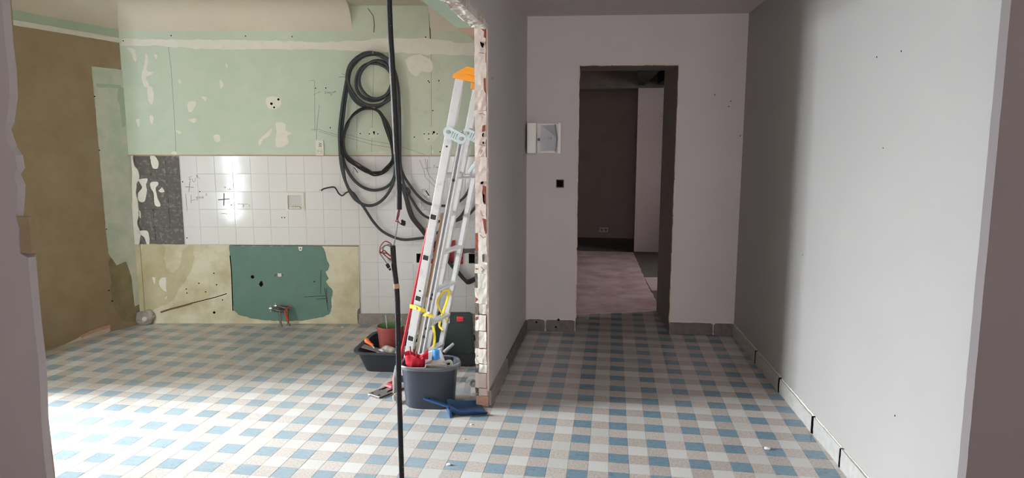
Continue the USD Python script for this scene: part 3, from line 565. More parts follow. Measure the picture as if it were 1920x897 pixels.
for k, (pa, pb) in enumerate(((dl0, dl1), (dl1, dr1), (dr0, dr1))):
    n_ = 7 if k != 1 else 3
    for i in range(n_):
        a, b = np.array(pa)+(np.array(pb)-pa)*(i/n_), np.array(pa)+(np.array(pb)-pa)*((i+.99)/n_)
        g = shapely.LineString([a, b]).buffer(.0055, cap_style='flat'); put(wall_hall_end, 'broken_edge', HB.place(prism(rough(g, .006, .012, 200+k*20+i), -.03, .002)), M['plaster_pink'] if i % 2 else M['cove'])
base_h = structure('baseboard_hall', 'dark concrete skirting stubs at the foot of the hall end wall')
for a, b in ((0, .16), (.165, dl0[0]-.004), (dr0[0]+.0, dr0[0]+.36), (dr0[0]+.365, HB.len)):
    put(base_h, 'skirting_piece', lumpy(HB.place(prism(rough(sbox(a+.002, 0, b-.002, .1), .005, .03, int(a*77)), -.002, .014)), .0015, 40, int(a*31), 2), M['concrete_dark'])
    put(base_h, 'plaster_lip', HB.place(prism(rough(sbox(a+.004, .1, b-.004, .109), .004, .02, int(a*55)+3), -.002, .004)), M['plaster'])
for p in ((1047, 600), (1042, 613), (1006, 604)): s, z = HB.hit(*p); put(base_h, 'chip', HB.place(prism(rough(Point(s, z).buffer(.009, quad_segs=3), .004, .006, int(s*99)), 0, .0155)), M['hole'])
for p in ((1340, 178), (1370, 190), (1366, 200), (1388, 255), (1403, 130)): s, z = HB.hit(*p); put(wall_hall_end, 'scuff', HB.place(prism(rough(Point(s, z).buffer(.006, quad_segs=3), .004, .006, int(z*99)), 0, .0006)), M['mortar_grey'])

# ---- partition between kitchen and hall, its broken jamb of brick and plaster, header and boxed beam
wall_partition = structure('wall_partition', 'thin partition between kitchen and hall ending in a broken brick jamb')
put(wall_partition, 'wall_body', box((PX0, JAMB_Y+.03, 0), (PX1, 2.55, 2.8)), M['hall_paint'])
put(wall_partition, 'header', box((PX0, FRONT, 2.26), (PX1, JAMB_Y+.03, 2.8)), M['hall_paint'])
put(wall_partition, 'boxed_beam', box((-.895, FRONT, 2.23), (PX0+.004, .58, 2.8)), M['green_board'])
put(wall_partition, 'boxed_beam', box((-.893, .58, 2.235), (PX0+.004, 2.46, 2.8)), M['brown_board'])
ys = np.linspace(FRONT+.02, JAMB_Y+.01, 12)
for k, (a, b) in enumerate(zip(ys[:-1], ys[1:])):
    me = lumpy(box((PX0+.004, a+.001, 2.224+.006*rng.random()), (PX1-.001, b-.001, 2.28)), .010, 34, k, 4)
    put(wall_partition, 'broken_plaster', me, M['plaster'] if k % 3 else M['plaster_pink'], 60)
z, k = 0.0, 0
while z < 2.235:                       # the jamb: hollow bricks, each under its own flake of plaster
    h = rng.uniform(.05, .11) if z < 1.0 else rng.uniform(.10, .2); h = min(h, 2.25-z)
    put(wall_partition, 'brick', lumpy(box((PX0+.002, JAMB_Y-.004, z+.001), (PX1-.004, JAMB_Y+.06, z+h-.001)), .004, 40, k, 2), M['brick'] if z > .12 else M['brick_pale'])
    m_ = M['plaster'] if (z < 1.0 and z > .18) else M['plaster_pink']
    if z > .05:
        lo, hi = (PX0+.016+rng.random()*.006 if z < 1.0 else PX0+.001), PX1-(.010 if z < .62 else .004)-rng.random()*.006
        put(wall_partition, 'plaster_flake', flake(lo, hi, z+(.003 if z < .62 else -.002), z+h+(-.001 if z < .62 else .002), JAMB_Y-.012, .020, 300+k, .005 if z < 1 else .004), m_, 50)
        if z < .95: put(wall_partition, 'mortar_seam', lumpy(box((PX0-.002, JAMB_Y-.006, z), (PX0+.018, JAMB_Y+.05, z+h)), .005, 50, k+9, 2), M['mortar_grey'] if k % 2 else M['plaster'])
    z += h; k += 1
JF = Frame((PX0, JAMB_Y-.014), (PX1, JAMB_Y-.014), V3(-.7, -2, 0))
for k, (pts, m_) in enumerate((([(905, 236), (910, 234), (909, 246), (904, 248)], 'brick'), ([(905, 250), (907, 249), (906, 258), (904, 254)], 'hole'), ([(905, 266), (907, 266), (907, 271), (905, 270)], 'hole'), ([(902, 341), (907, 340), (905, 346), (901, 345)], 'hole'), ([(906, 348), (911, 350), (911, 384), (907, 372), (904, 362)], 'brick'), ([(905, 362), (909, 366), (909, 384), (906, 378)], 'hole'),
        ([(905, 410), (911, 412), (911, 440), (908, 430)], 'brick'), ([(901, 53), (910, 51), (911, 72), (907, 70), (908, 60)], 'brick'), ([(900, 78), (908, 82), (905, 90), (902, 86)], 'hole'), ([(907, 148), (910, 146), (911, 175), (908, 170)], 'brick'), ([(904, 478), (908, 476), (908, 490), (905, 492)], 'mortar_dark'))):
    put(wall_partition, 'brick_gap', sheet(JF, pts, -.01, .006, .0012, 400+k, .006), M[m_])
for k, ln in enumerate(([(899, 214), (904, 213), (910, 216)], [(899, 271), (911, 274)], [(905, 282), (901, 289)], [(900, 440), (906, 446), (911, 444)], [(902, 500), (907, 506), (903, 510)], [(899, 99), (908, 100)], [(901, 395), (904, 404), (908, 405)])):
    put(wall_partition, 'crack', strokes(JF, [ln], .0025, .004, .002), M['brick'])
put(wall_partition, 'plaster_edge', box((PX1-.009, JAMB_Y-.008, .1), (PX1+.0015, JAMB_Y+.04, 2.25)), M['plaster_pink'])
base_p = structure('baseboard_partition', 'grey concrete skirting along the hall face of the partition')
js = [JAMB_Y+.0, .93, 1.27, 1.6, 1.94, 2.33]
for k, (a, b) in enumerate(zip(js[:-1], js[1:])):
    me = prism(rough(sbox(a+.003, 0, b-.003, .1), .004, .03, 80+k), 0, .016); v = me.vertices
    put(base_p, 'skirting_piece', lumpy(trimesh.Trimesh(np.c_[PX1-.002+v[:, 2], v[:, 0], v[:, 1]], me.faces, process=False), .0015, 40, k, 2), M['concrete'] if k < 2 else M['concrete_dark'])
put(wall_partition, 'screw_hole', PT.place(prism(Point(*PT.hit(923, 147)).buffer(.005, quad_segs=2), 0, .001)), M['hole'])

# ---- ceilings
ceil = structure('ceiling', 'kitchen ceiling of stained pale board')
put(ceil, 'board', prism(Polygon([(-5.1, -1), (-.77, -1), (-.77, 2.7), (-5.1, 2.2)]), CEIL_K, CEIL_K+.06), M['kitchen_ceiling'])
for p in ((296, 8), (428, 7.5)): q = flo(*p, CEIL_K); put(ceil, 'screw_hole', trimesh.creation.cylinder(.008, .004, sections=10, transform=trimesh.transformations.translation_matrix(q)), M['hole'])
ceil_h = structure('ceiling_hall', 'painted ceiling of the hall')
put(ceil_h, 'plaster', prism(Polygon([(PX1, FRONT), (1.3, FRONT), (1.15, 2.6), (PX1, 2.5)]), CEIL_H, CEIL_H+.14), M['hall_paint'])
put(ceil_h, 'plaster', prism(Polygon([(-3.0, -6.3), (3.1, -6.3), (3.1, FRONT), (-3.0, FRONT)]), CEIL_H+.06, CEIL_H+.2), M['ceiling_paint'])

# ---- the room the photograph is taken from (behind the lens)
room = structure('wall_rear', 'walls of the room in front of the opening')
for lo, hi in (((-3.0, -6.3, 0), (-2.9, FRONT, 2.8)), ((3.0, -6.3, 0), (3.1, FRONT, 2.8)), ((-3.0, -6.3, 0), (-.9, -6.2, 2.8)), ((2.0, -6.3, 0), (3.1, -6.2, 2.8)), ((-.9, -6.3, 0), (2.0, -6.2, .8)), ((-.9, -6.3, 2.2), (2.0, -6.2, 2.8))):
    put(room, 'wall_body', box(lo, hi), M['stub_paint'])
floor_f = structure('floor_front', 'bare floor of the room in front of the opening')
put(floor_f, 'screed', box((-2.95, -6.25, -.06), (3.05, -.99, -.004)), M['far_floor'])
def window(n, fr_pts, label):
    """Frame, mullion and panes of a window: corner, along, up, inward."""
    o, ax, w, h, nrm = fr_pts; t = structure(f'window_{n}', label)
    bar = lambda a, b, c, d: basis(box((a, b, -.03), (c, d, .03)), o, ax, (0, 0, 1), nrm)
    put(t, 'window_frame', cat([bar(0, 0, w, .06), bar(0, h-.06, w, h), bar(0, .06, .06, h-.06), bar(w-.06, .06, w, h-.06)]), M['white_plastic'])
    put(t, 'mullion', bar(w/2-.03, .06, w/2+.03, h-.06), M['white_plastic'])
    for a, b in ((.06, w/2-.03), (w/2+.03, w-.06)): put(t, 'pane', basis(box((a, .06, -.003), (b, h-.06, .003)), o, ax, (0, 0, 1), nrm), M['glass'])
window(1, (KL.w(SW0, .12, -.24), KL.s, SW1-SW0, 2.18, KL.n), 'French window in the kitchen left wall')
window(2, ((-4.4, FRONT-.04, .55), (1, 0, 0), .45, 1.7, (0, 1, 0)), 'narrow window beside the kitchen corner')
window(3, ((-.9, -6.25, .8), (1, 0, 0), 2.9, 1.4, (0, 1, 0)), 'unseen window added to the near room for fill light')  # added opening that lets the rear fill into the room
ground = structure('ground', 'grassy ground outside the house')
put(ground, 'soil', box((-30, -30, -.4), (30, 30, -.12)), M['outdoor_ground'])

# ---- the dim room beyond the doorway
FX0, FX1, FY1, FAR = -2.4, 2.6, 7.0, 8.55
floor_r = structure('floor_far_room', 'rough dark floor beyond the doorway with pinkish screed laid on it')
put(floor_r, 'concrete', box((-3.2, 2.7, -.09), (3.2, 8.8, -.012)), M['far_floor'])
put(floor_r, 'screed', prism(rough(Polygon([(FX0, flo(1083, 590)[1]-.25), flo(1083, 590)[:2], flo(1240, 583)[:2], flo(1213, 533)[:2], flo(1187, 474)[:2], flo(1085, 471)[:2], (FX0, 6.95)]).buffer(0), .012, .05, 6), -.02, .004), M['screed'])
put(floor_r, 'screed', prism(Polygon([flo(1208, 520.5)[:2], flo(1300, 521)[:2], flo(1310, 547)[:2], flo(1222, 545)[:2]]), -.02, .002), M['screed'])
wall_far = structure('wall_far', 'walls of the dim room beyond the doorway')
put(wall_far, 'pier', box((.335, FY1, 0), (3.1, FY1+.22, 2.46)), M['far_pier'])
put(wall_far, 'lintel_beam', box((-3.2, FY1, 2.46), (3.1, FY1+.22, 2.9)), M['far_floor'])
put(wall_far, 'wall_body', box((-3.2, FAR, 0), (3.1, FAR+.12, 2.9)), M['far_wall'])
put(wall_far, 'wall_body', box((-3.2, 2.9, 0), (-2.4, 8.6, 2.9)), M['far_wall'])
for lo, hi in (((2.6, 3.0, 0), (2.9, 4.1, 2.9)), ((2.6, 5.7, 0), (2.9, 8.6, 2.9)), ((2.6, 4.1, 0), (2.9, 5.7, .95)), ((2.6, 4.1, 2.25), (2.9, 5.7, 2.9))): put(wall_far, 'wall_body', box(lo, hi), M['far_pier'])
put(wall_far, 'cornice', box((-3, FAR-.03, 2.68), (3, FAR+.01, 2.79)), M['hall_paint'])
ceil_f = structure('ceiling_far_room', 'dark ceiling with timber beams beyond the doorway')
put(ceil_f, 'board', box((-3.2, 2.7, 2.86), (3.1, 8.8, 2.95)), M['far_floor'])
zb_ = 2.5
for pts in (((1195, 134), (1237, 133), (1205, 163), (1197, 163)), ((1250, 147), (1300, 118), (1300, 140), (1236, 163), (1233, 158))):
    put(ceil_f, 'beam', prism(Polygon([flo(x, y, zb_)[:2] for x, y in pts]).convex_hull, zb_, 2.87), M['beam_dark'])
window(4, ((2.85, 4.1, .95), (0, 1, 0), 1.6, 1.3, (-1, 0, 0)), 'window of the room beyond the doorway')

# ================================================================ THINGS ON THE WALLS
def on_wall(t, name, pts, r, m_, d=.02, closed=False, n=8, sides=10, dz=None, smooth=50):
    """A cable hanging along the kitchen end wall: pixel points, radius, distance off the wall."""
    D = d if np.ndim(d) else [d]*len(pts)
    P = spline([KB.wp(x, y, dd) for (x, y), dd in zip(pts, D)], n, closed)
    return put(t, name, tube(P, r, sides, closed), m_, smooth)
def ring(cx, cy, rx, ry, tilt=0, n=14, a0=0, wob=1.0):
    a = np.arange(n)*2*np.pi/n+a0; x, y = rx*np.cos(a), ry*np.sin(a); x, y = x+wob*np.sin(3*a+cx), y+wob*np.cos(2*a+cy)
    c, s = math.cos(tilt), math.sin(tilt); return [(cx+p*c-q*s, cy+p*s+q*c) for p, q in zip(x, y)]
coil = thing('grey_cable_coil', 'thick grey cable coiled in tall loops on the mint wall, tied with yellow tape', 'cable', KB.wp(694, 100, .03))
R_ = .0125
put(coil, 'hook', tube([KB.wp(699, 100, .002), KB.wp(699, 100, .085), KB.wp(699, 97, .09)], .005, 8), M['steel'], 40)
for k, (pts, d) in enumerate([
    (ring(695, 151, 42, 52), .035), (ring(705, 150, 31, 36, .1), .052), (ring(701, 153, 34, 35, .0), .03), (ring(697, 149, 45, 49, -.15, wob=2), .065),
    ([(700, 99), (676, 104), (656, 122), (650, 150), (658, 175), (676, 193), (694, 201), (712, 199), (728, 184), (740, 160), (738, 130), (722, 107)], .045),
    ([(700, 100), (672, 106), (655, 126), (649, 155), (643, 190), (637, 240), (637, 275), (640, 310), (648, 341), (665, 373), (691, 386), (716, 376), (736, 346), (743, 300), (746, 240), (744, 180), (737, 130), (720, 106)], .058),
    ([(703, 102), (678, 108), (658, 130), (652, 160), (646, 200), (641, 250), (643, 296), (655, 326), (675, 348), (700, 357), (726, 350), (740, 328), (748, 270), (749, 200), (742, 140), (724, 110)], .04),
    ([(712, 104), (730, 118), (742, 150), (748, 210), (749, 260), (746, 310), (740, 330), (744, 280), (742, 220), (741, 160), (731, 122)], .07)]):
    on_wall(coil, 'loop', pts, R_, M['cable_grey'], d, True)
on_wall(coil, 'loop', [(640, 290), (648, 341), (660, 362), (680, 386), (700, 416), (720, 436), (751, 449), (781, 448), (805, 443), (840, 425), (868, 400), (884, 360), (893, 300), (895, 240), (892, 205)], R_*.9, M['cable_grey'], .06)
on_wall(coil, 'loop', [(704, 101), (724, 108), (737, 124), (746, 160), (748, 190), (750, 250), (752, 315), (771, 351), (791, 374), (811, 384), (845, 385), (872, 368), (888, 330), (896, 270), (897, 220)], R_*.9, M['cable_grey'], .05)
on_wall(coil, 'loop', [(706, 103), (722, 108), (734, 120), (744, 160), (746, 190), (747, 270), (756, 341), (776, 381), (791, 401), (806, 410), (830, 417), (851, 416), (881, 401), (900, 372), (912, 330)], R_*.9, M['cable_grey'], .075)
on_wall(coil, 'tail_end', [(602.5, 357.6), (608, 354), (625, 351), (631, 356), (635, 363), (642, 367), (650, 361), (660, 360), (668, 368), (676, 382)], .0065, M['cable_black'], .05)
for dx in (0, 3): on_wall(coil, 'wire_end', [(602.5-4+dx, 359-dx), (600+dx, 356), (603, 357)], .0018, M['copper'], .05)
on_wall(coil, 'wire_end', [(652, 141), (645, 140), (640, 138)], .002, M['wire_grey'], .06); on_wall(coil, 'wire_end', [(652, 145), (642, 144), (635, 145)], .002, M['wire_grey'], .06)
put(coil, 'tape', tube([KB.wp(688, 199.5, .05), KB.wp(704, 200.5, .05)], .019, 10), M['tape_yellow'], 40, label='yellow tape tying the coil')

bcoil = thing('black_cable_coil', 'bundle of thin black cables in a ring hung below the grey coil', 'cable', KB.wp(690, 205, .03))
rr_ = random.Random(4)
for k in range(7):
    j = lambda a=2.0: rr_.uniform(-a, a)
    pts = [(688+j(3), 203+j()), (665+j(), 214+j()), (650+j(), 236+j()), (643+j(), 262+j()), (647+j(), 290+j()), (660+j(), 306+j(3)), (682+j(4), 320+j(4)), (704+j(4), 326+j(4)), (724+j(3), 318+j(4)), (737+j(), 300+j(3)), (734+j(), 272+j()), (724+j(), 240+j()), (712+j(), 212+j())]
    on_wall(bcoil, 'strand', pts, .0068, M['cable_black'], .03+.009*k, True, 6, 6)
for k in range(3): on_wall(bcoil, 'strand', [(708+2*k, 208), (722+k*3, 232), (731+k*3, 262), (739+k*2, 300), (743+k, 330)], .0065, M['cable_black'], .07+.01*k, False, 6, 6)
on_wall(bcoil, 'strand', [(648, 285), (656, 296), (676, 310), (690, 318), (697, 323)], .006, M['cable_black'], .09)
on_wall(bcoil, 'wire_end', [(662, 312), (663, 320), (662, 326)], .002, M['wire_grey'], .08); on_wall(bcoil, 'wire_end', [(664, 314), (668, 320), (671, 324)], .003, M['cable_black'], .08)

bun = thing('black_cable_bundle', 'black cables running down behind the ladder and out of the wall near the black sockets', 'cable', KB.wp(760, 371, .03))
for k in range(4):
    on_wall(bun, 'strand', [(752+k, 345), (759+k*1.5, 371), (769+k*2, 406), (788+k*2.2, 431), (803+k*2, 450), (824+k, 474), (839+k, 490), (848+k, 502), (858+k*.8, 513-k), (870+k*.5, 526-k), (879, 532-k*2), (897, 523-k*2), (912, 516-k*2)], .0085, M['cable_black'], .035+.012*k)
on_wall(bun, 'clip', [(763, 352), (768, 358), (768, 364), (764, 366)], .006, M['cable_black'], .085)

# ---- soap dish, small socket box
ds, dz0 = dish[0][0], dish[1][1]; dw, dh = dish[1][0]-dish[0][0], dish[0][1]-dish[1][1]
soap = thing('soap_dish', 'square white ceramic soap dish set into the wall tiles', 'soap dish', KB.w(ds+dw/2, dz0, .01))
outer = sbox(ds, dz0, ds+dw, dz0+dh).buffer(.002); inner = sbox(ds+.03, dz0+.026, ds+dw-.034, dz0+dh-.034).buffer(.012)
put(soap, 'rim', KB.place(cat([prism(outer.difference(inner), -.01, .014), prism(outer.buffer(-.006).difference(inner), .014, .018)])), M['ceramic'])
put(soap, 'bowl', KB.place(prism(inner.buffer(.004), -.0198, -.012)), M['ceramic'])
put(soap, 'tray', KB.place(prism(sbox(ds+.03, dz0+.024, ds+dw-.034, dz0+.034), -.012, .022)), M['ceramic'])
for k in range(5): put(soap, 'rib', KB.place(prism(sbox(ds+.045+k*.016, dz0+.034, ds+.052+k*.016, dz0+.045), -.012, .018)), M['ceramic'])
a, b = KB.hit(592.5, 263.5), KB.hit(608, 291.5)
sock = thing('socket_box', 'small upright white socket cover on the mint wall above the tiles', 'socket', KB.w((a[0]+b[0])/2, b[1], .01))
put(sock, 'cover', KB.place(prism(sbox(a[0], b[1], b[0], a[1]), .0, .016)), M['ceramic'])
cc = KB.hit(600, 284)
put(sock, 'outlet', KB.place(cat([prism(Point(*cc).buffer(.022).difference(Point(*cc).buffer(.017)), .016, .024), prism(Point(*cc).buffer(.017), .0155, .0165)])), M['ceramic'], 30)
for dx in (-.007, .007): put(sock, 'pin_hole', KB.place(prism(Point(cc[0]+dx, cc[1]).buffer(.003, quad_segs=3), .016, .0178)), M['hole'])
put(sock, 'scribble', strokes(KB, [[(599, 268), (602, 270), (599, 272), (602, 274), (598, 276)], [(603, 269), (603, 276)]], .003, .016), M['ink'])

# ---- flush boxes, red offcut, torn board by the jamb
def flush_box(x0, y0, x1, y1, label, plate=None):
    a, b = KB.hit(x0, y0), KB.hit(x1, y1); t = thing('flush_box', label, 'electrical box', KB.w((a[0]+b[0])/2, b[1], .01), 'black flush boxes on the kitchen tiles')
    o, i = sbox(a[0], b[1], b[0], a[1]), sbox(a[0], b[1], b[0], a[1]).buffer(-.006)
    put(t, 'shell', KB.place(prism(o.difference(i), .004, .0105)), M['black_plastic']); put(t, 'cavity', KB.place(prism(i, .004, .0072)), M['hole'])
    if plate is not None:
        a, b = KB.hit(*plate[:2]), KB.hit(*plate[2:]); put(t, 'filler_patch', KB.place(prism(rough(sbox(a[0], b[1], b[0], a[1]), .003, .02, 5).difference(o), .004, .0085)), M['white_plastic'])
flush_box(781, 475.5, 794, 492.5, 'black flush box on the tiles left of the ladder', (773, 463, 794, 496))
flush_box(879, 475.5, 903, 494, 'black flush box on the tiles between the ladder and the jamb', (868, 472, 903, 497))
torn = thing('torn_board', 'torn grey plaster board patch above the right black flush box', 'board', KB.wp(883, 470, .01))
put(torn, 'board', lumpy(sheet(KB, [(868, 449), (905, 447), (905, 472), (870, 473)], .004, .012, .006, 8), .002, 40, 2, 2), M['paper'])
put(torn, 'torn_edge', lumpy(sheet(KB, [(867, 466), (905, 466), (905, 474), (870, 475)], .004, .016, .008, 9), .003, 60, 3, 2), M['mortar_grey'])
for k, (pts, lab) in enumerate((([(846, 451), (854, 450), (850, 494), (841, 494)], 'dark red offcut strip on the tiles behind the ladder rails'), ([(865, 451), (869, 452), (868, 495), (859, 495)], 'ragged red offcut strip on the tiles right of the ladder'), ([(816, 452), (824, 450), (814, 494), (808, 494)], 'red offcut strip on the tiles behind the middle of the ladder'))):
    rs = thing('red_strip', lab, 'strip', KB.wp(pts[0][0], 494, .01), 'red strips behind the ladder'); put(rs, 'strip', sheet(KB, pts, .006, .02, .003 if k == 1 else .001, 140+k, .012), M['red_dark'])
    [put(rs, 'label_mark', strokes(KB, [[(pts[0][0]+3, y_), (pts[0][0]+2, y_+3)]], .004, .02), M['pencil']) for y_ in (470, 478, 486)]

# ---- stop taps under the sink place
taps = thing('tap_pipes', 'pair of old stop taps on two pipes rising from the floor by the teal patch', 'taps', KB.wp(528, 607, .05))
for k, (fx, fy, ty, dd) in enumerate(((524, 611, 583, .10), (538, 609, 578, .06))):
    b0 = flo(fx, fy); top = KB.wp(524 if k == 0 else 538, ty, dd); b0 = V3(top[0]+.01, top[1]-.005, -.005)
    put(taps, 'pipe', tube(spline([b0, (b0+top)/2+V3(0, 0, .0), top], 5), .0085, 8), M['brass'], 40)
    put(taps, 'collar', lathe([(0, 0), (.02, 0), (.018, .014), (.01, .02), (0, .02)], (b0[0], b0[1], .0), 12), M['grey_tool'], 40)
    body = KB.wp(522 if k == 0 else 535, ty, dd); l = KB.wp(508 if k == 0 else 517, ty-4, dd+.01); r_ = KB.wp(532 if k == 0 else 543, ty+1, dd-.02)
    put(taps, 'valve_body', tube([l, (l+body)/2, body, r_], [.009, .012, .016, .013], 10), M['brass'], 40)
    put(taps, 'nut', tube([body+(l-body)*.35, body+(l-body)*.55], .0175, 6), M['brass'])
    put(taps, 'handle', cat([tube([l+V3(0, 0, .028), l-V3(0, 0, .028)], [.006, .008], 8), tube([l-KB.s*.012, l+KB.s*.012], .014, 8)]), M['steel'], 40)
q0 = KB.wp(545, 573, .07); q1 = KB.wp(535, 583, .09); q2 = KB.wp(537, 592, .09); q3 = KB.wp(540, 603, .09)
put(taps, 'marker_tape', tube(spline([q0, q1, q2, q3], 6), [.010]*6+[.013]*6+[.017]*7, 8, False, .45, up=KB.s), M['tape_red'], 40, label='orange-red tape tied to the right pipe')
rag = thing('crumpled_rag', 'crumpled greyish rag lying in the far left corner of the kitchen', 'rag', V3(*flo(276, 606)))
q = flo(276, 606)+V3(.01, -.035, .055)
put(rag, 'cloth', lumpy(basis(trimesh.creation.icosphere(3), q, KB.s*.085, KB.n*.06, (0, 0, .062)), .028, 26, 5, 0), M['rag'], 60)
put(rag, 'white_tip', lumpy(basis(trimesh.creation.icosphere(2), q+KB.s*.025+KB.n*.05+V3(0, 0, .005), KB.s*.022, KB.n*.02, (0, 0, .022)), .006, 40, 6, 0), M['paper'], 60)

# ---- consumer unit and flush switch box on the hall end wall
pn = thing('fuse_box', 'open white fuse box with a clear cover high on the hall end wall', 'fuse box', HB.wp(1015, 288, .0))
a, b, c = HB.hit(979, 231), HB.hit(1004, 288), HB.hit(1051, 288)
PXL = PX1-float(HB.o[0])
L0, L1, LZ0, LZ1 = .004, float(HB.hit(1007, 260)[0]), b[1], a[1]
put(pn, 'meter_cover', HB.place(basis(rbox((L1-L0, LZ1-LZ0, .15), .008), ((L0+L1)/2, (LZ0+LZ1)/2, .075), (1, 0, 0), (0, 1, 0), (0, 0, 1))), M['white_plastic'], 40)
put(pn, 'back_plate', HB.place(prism(sbox(L1, LZ0+.004, c[0], LZ1-.004), -.001, .012)), M['white_plastic'])
put(pn, 'side_rail', HB.place(prism(sbox(c[0]-.022, LZ0, c[0]+.0, LZ1), .0, .05)), M['white_plastic'])
for k in range(5):
    s0 = L1+.035+k*.018
    q = put(pn, 'breaker', HB.place(prism(sbox(s0, LZ0+.075, s0+.0165, LZ1-.07), .012, .045)), M['paper']); put(q, 'lever', HB.place(prism(sbox(s0+.004, (LZ0+LZ1)/2-.012, s0+.0125, (LZ0+LZ1)/2+.008), .045, .056)), M['black_plastic' if k % 2 else 'wire_grey'])
put(pn, 'terminal', HB.place(prism(sbox(L1+.006, (LZ0+LZ1)/2-.02, L1+.026, (LZ0+LZ1)/2+.0), .012, .03)), M['black_plastic'])
g = Polygon([(L1+.028, LZ0+.02), (c[0]-.04, LZ0+.012), (c[0]-.026, (LZ0+LZ1)/2), (c[0]-.045, LZ1-.016), (L1+.034, LZ1-.02)])
cl = prism(g, .055, .058); v = cl.vertices.copy(); v[:, 2] += .010*np.sin((v[:, 0]-L1)*28); put(pn, 'clear_cover', HB.place(trimesh.Trimesh(v, cl.faces, process=False)), M['clear_cover'])
put(pn, 'hinge_edge', HB.place(prism(shapely.LineString([(c[0]-.045, LZ1-.014), (c[0]-.028, (LZ0+LZ1)/2), (c[0]-.040, LZ0+.012)]).buffer(.003), .05, .064)), M['grey_tool'])
put(pn, 'cover_edge', HB.place(prism(sbox(L1+.028, LZ0+.008, c[0]-.03, LZ0+.02), .012, .058)), M['white_plastic'])
a, b = HB.hit(1043, 337), HB.hit(1057, 352)
sb = thing('switch_box', 'small black flush switch box on the hall end wall left of the doorway', 'switch box', HB.wp(1050, 352, 0))
o = sbox(a[0], b[1], b[0], a[1]).buffer(-.006).buffer(.008)
put(sb, 'shell', HB.place(prism(o.difference(o.buffer(-.007)), -.001, .004)), M['black_plastic']); put(sb, 'cavity', HB.place(prism(o.buffer(-.006), -.001, .0012)), M['hole'])
fs = thing('double_socket', 'white double socket low on the dark wall seen through the doorway', 'socket', (.0, FAR, .2))
zz = at_y(1132, 431, FAR)
put(fs, 'plate', box((zz[0]-.075, FAR-.012, zz[2]-.04), (zz[0]+.075, FAR+.0, zz[2]+.04)), M['paper'])
for dx in (-.036, .036): put(fs, 'outlet', basis(trimesh.creation.cylinder(.022, .006, sections=16), (zz[0]+dx, FAR-.013, zz[2]), (1, 0, 0), (0, 0, 1), (0, -1, 0)), M['grey_tool'])

# ================================================================ THE TWO BLACK CONDUITS IN THE OPENING
def yp_(pts, yy=FRONT): return [at_y(x, y, yy) for x, y in pts]
up_pipe = thing('black_conduit', 'black electrical conduit hanging from the ceiling in the opening, spattered with plaster', 'conduit', at_y(748, 392, FRONT), 'black conduits in the opening')
top = yp_([(726, -32), (730, 10), (735, 110), (740, 200), (744, 290), (748, 350), (748.5, 393)])
top[0][2] = CEIL_K; P = spline(top, 8); put(up_pipe, 'pipe', tube(P, .0095, 12), M['conduit'], 50)
put(up_pipe, 'plaster_line', tube(spline([p+V3(-.0092, -.002, 0) for p in top[2:5]], 8), .0016, 5), M['plaster'])
for k, pts in enumerate(([(748, 391), (745, 402), (743, 413), (742, 415), (747, 417)], [(750, 391), (748, 404), (746, 412), (748, 417), (752, 421)], [(749, 391), (747, 402), (744, 412)])): put(up_pipe, 'wire', tube(spline(yp_(pts), 6), .0018, 6), M['wire_red'] if k < 2 else M['wire_brown'])
put(up_pipe, 'wire', tube(spline(yp_([(749, 391), (746, 414), (744, 430), (741, 448), (738, 461)]), 6), .0018, 6), M['wire_grey'])
q = at_y(756, 420, FRONT); put(up_pipe, 'connector', cat([basis(rbox((.016, .010, .012), .002), q, (.9, 0, -.35), (0, 1, 0), (.35, 0, .9))]+[basis(rbox((.005, .008, .008), .001), q+V3(.004*k, 0, .009-.002*k), (.9, 0, -.35), (0, 1, 0), (.35, 0, .9)) for k in (-1, 0.2, 1.4)]), M['black_plastic'])
lo_pipe = thing('black_conduit', 'black conduit standing up from the floor in the opening, wires spilling from its top', 'conduit', at_y(753, 897, FRONT)*V3(1, 1, 0), 'black conduits in the opening')
f0 = at_y(753, 897, FRONT); low = yp_([(736.5, 461), (739, 500), (744, 545), (746, 600), (747.5, 700), (750.5, 800), (753.3, 897)])+[V3(f0[0]+.003, FRONT, .15), V3(f0[0]+.006, FRONT, -.003)]
put(lo_pipe, 'pipe', tube(spline(low, 8), .0095, 12), M['conduit'], 50)
put(lo_pipe, 'tape_ring', tube(yp_([(742.6, 532), (743.6, 541)]), .0108, 12), M['brick_pale'], 40)
for k, (pts, m_) in enumerate((([(735, 461), (731, 456), (722, 453), (714, 461), (712, 470), (716, 475), (724, 475), (732, 481)], 'wire_red'), ([(736, 462), (728, 459), (719, 464), (718, 472), (722, 479), (727, 484), (731, 489)], 'wire_grey'), ([(734, 464), (724, 460), (715, 466), (711, 472), (716, 481), (724, 492), (726, 496)], 'wire_grey'), ([(712, 468), (713, 475), (720, 470), (727, 476), (735, 482)], 'wire_red'), ([(718, 466), (719, 476), (728, 484), (735, 488)], 'wire_brown'))):
    put(lo_pipe, 'wire', tube(spline(yp_(pts, FRONT-.004*k), 6), .0019, 6), M[m_])
q = at_y(727.5, 499, FRONT-.008); put(lo_pipe, 'connector', cat([basis(rbox((.011, .010, .017), .002), q, (.85, 0, .5), (0, 1, 0), (-.5, 0, .85)), basis(rbox((.007, .008, .008), .0015), q+V3(.007, 0, -.012), (.85, 0, .5), (0, 1, 0), (-.5, 0, .85))]), M['black_plastic'])
for x, y in ((730, 486), (731, 490)): q = at_y(x, y, FRONT); put(lo_pipe, 'wire_clip', basis(rbox((.016, .006, .006), .001), q, (.93, 0, -.35), (0, 1, 0), (.35, 0, .93)), M['bottle_white'])

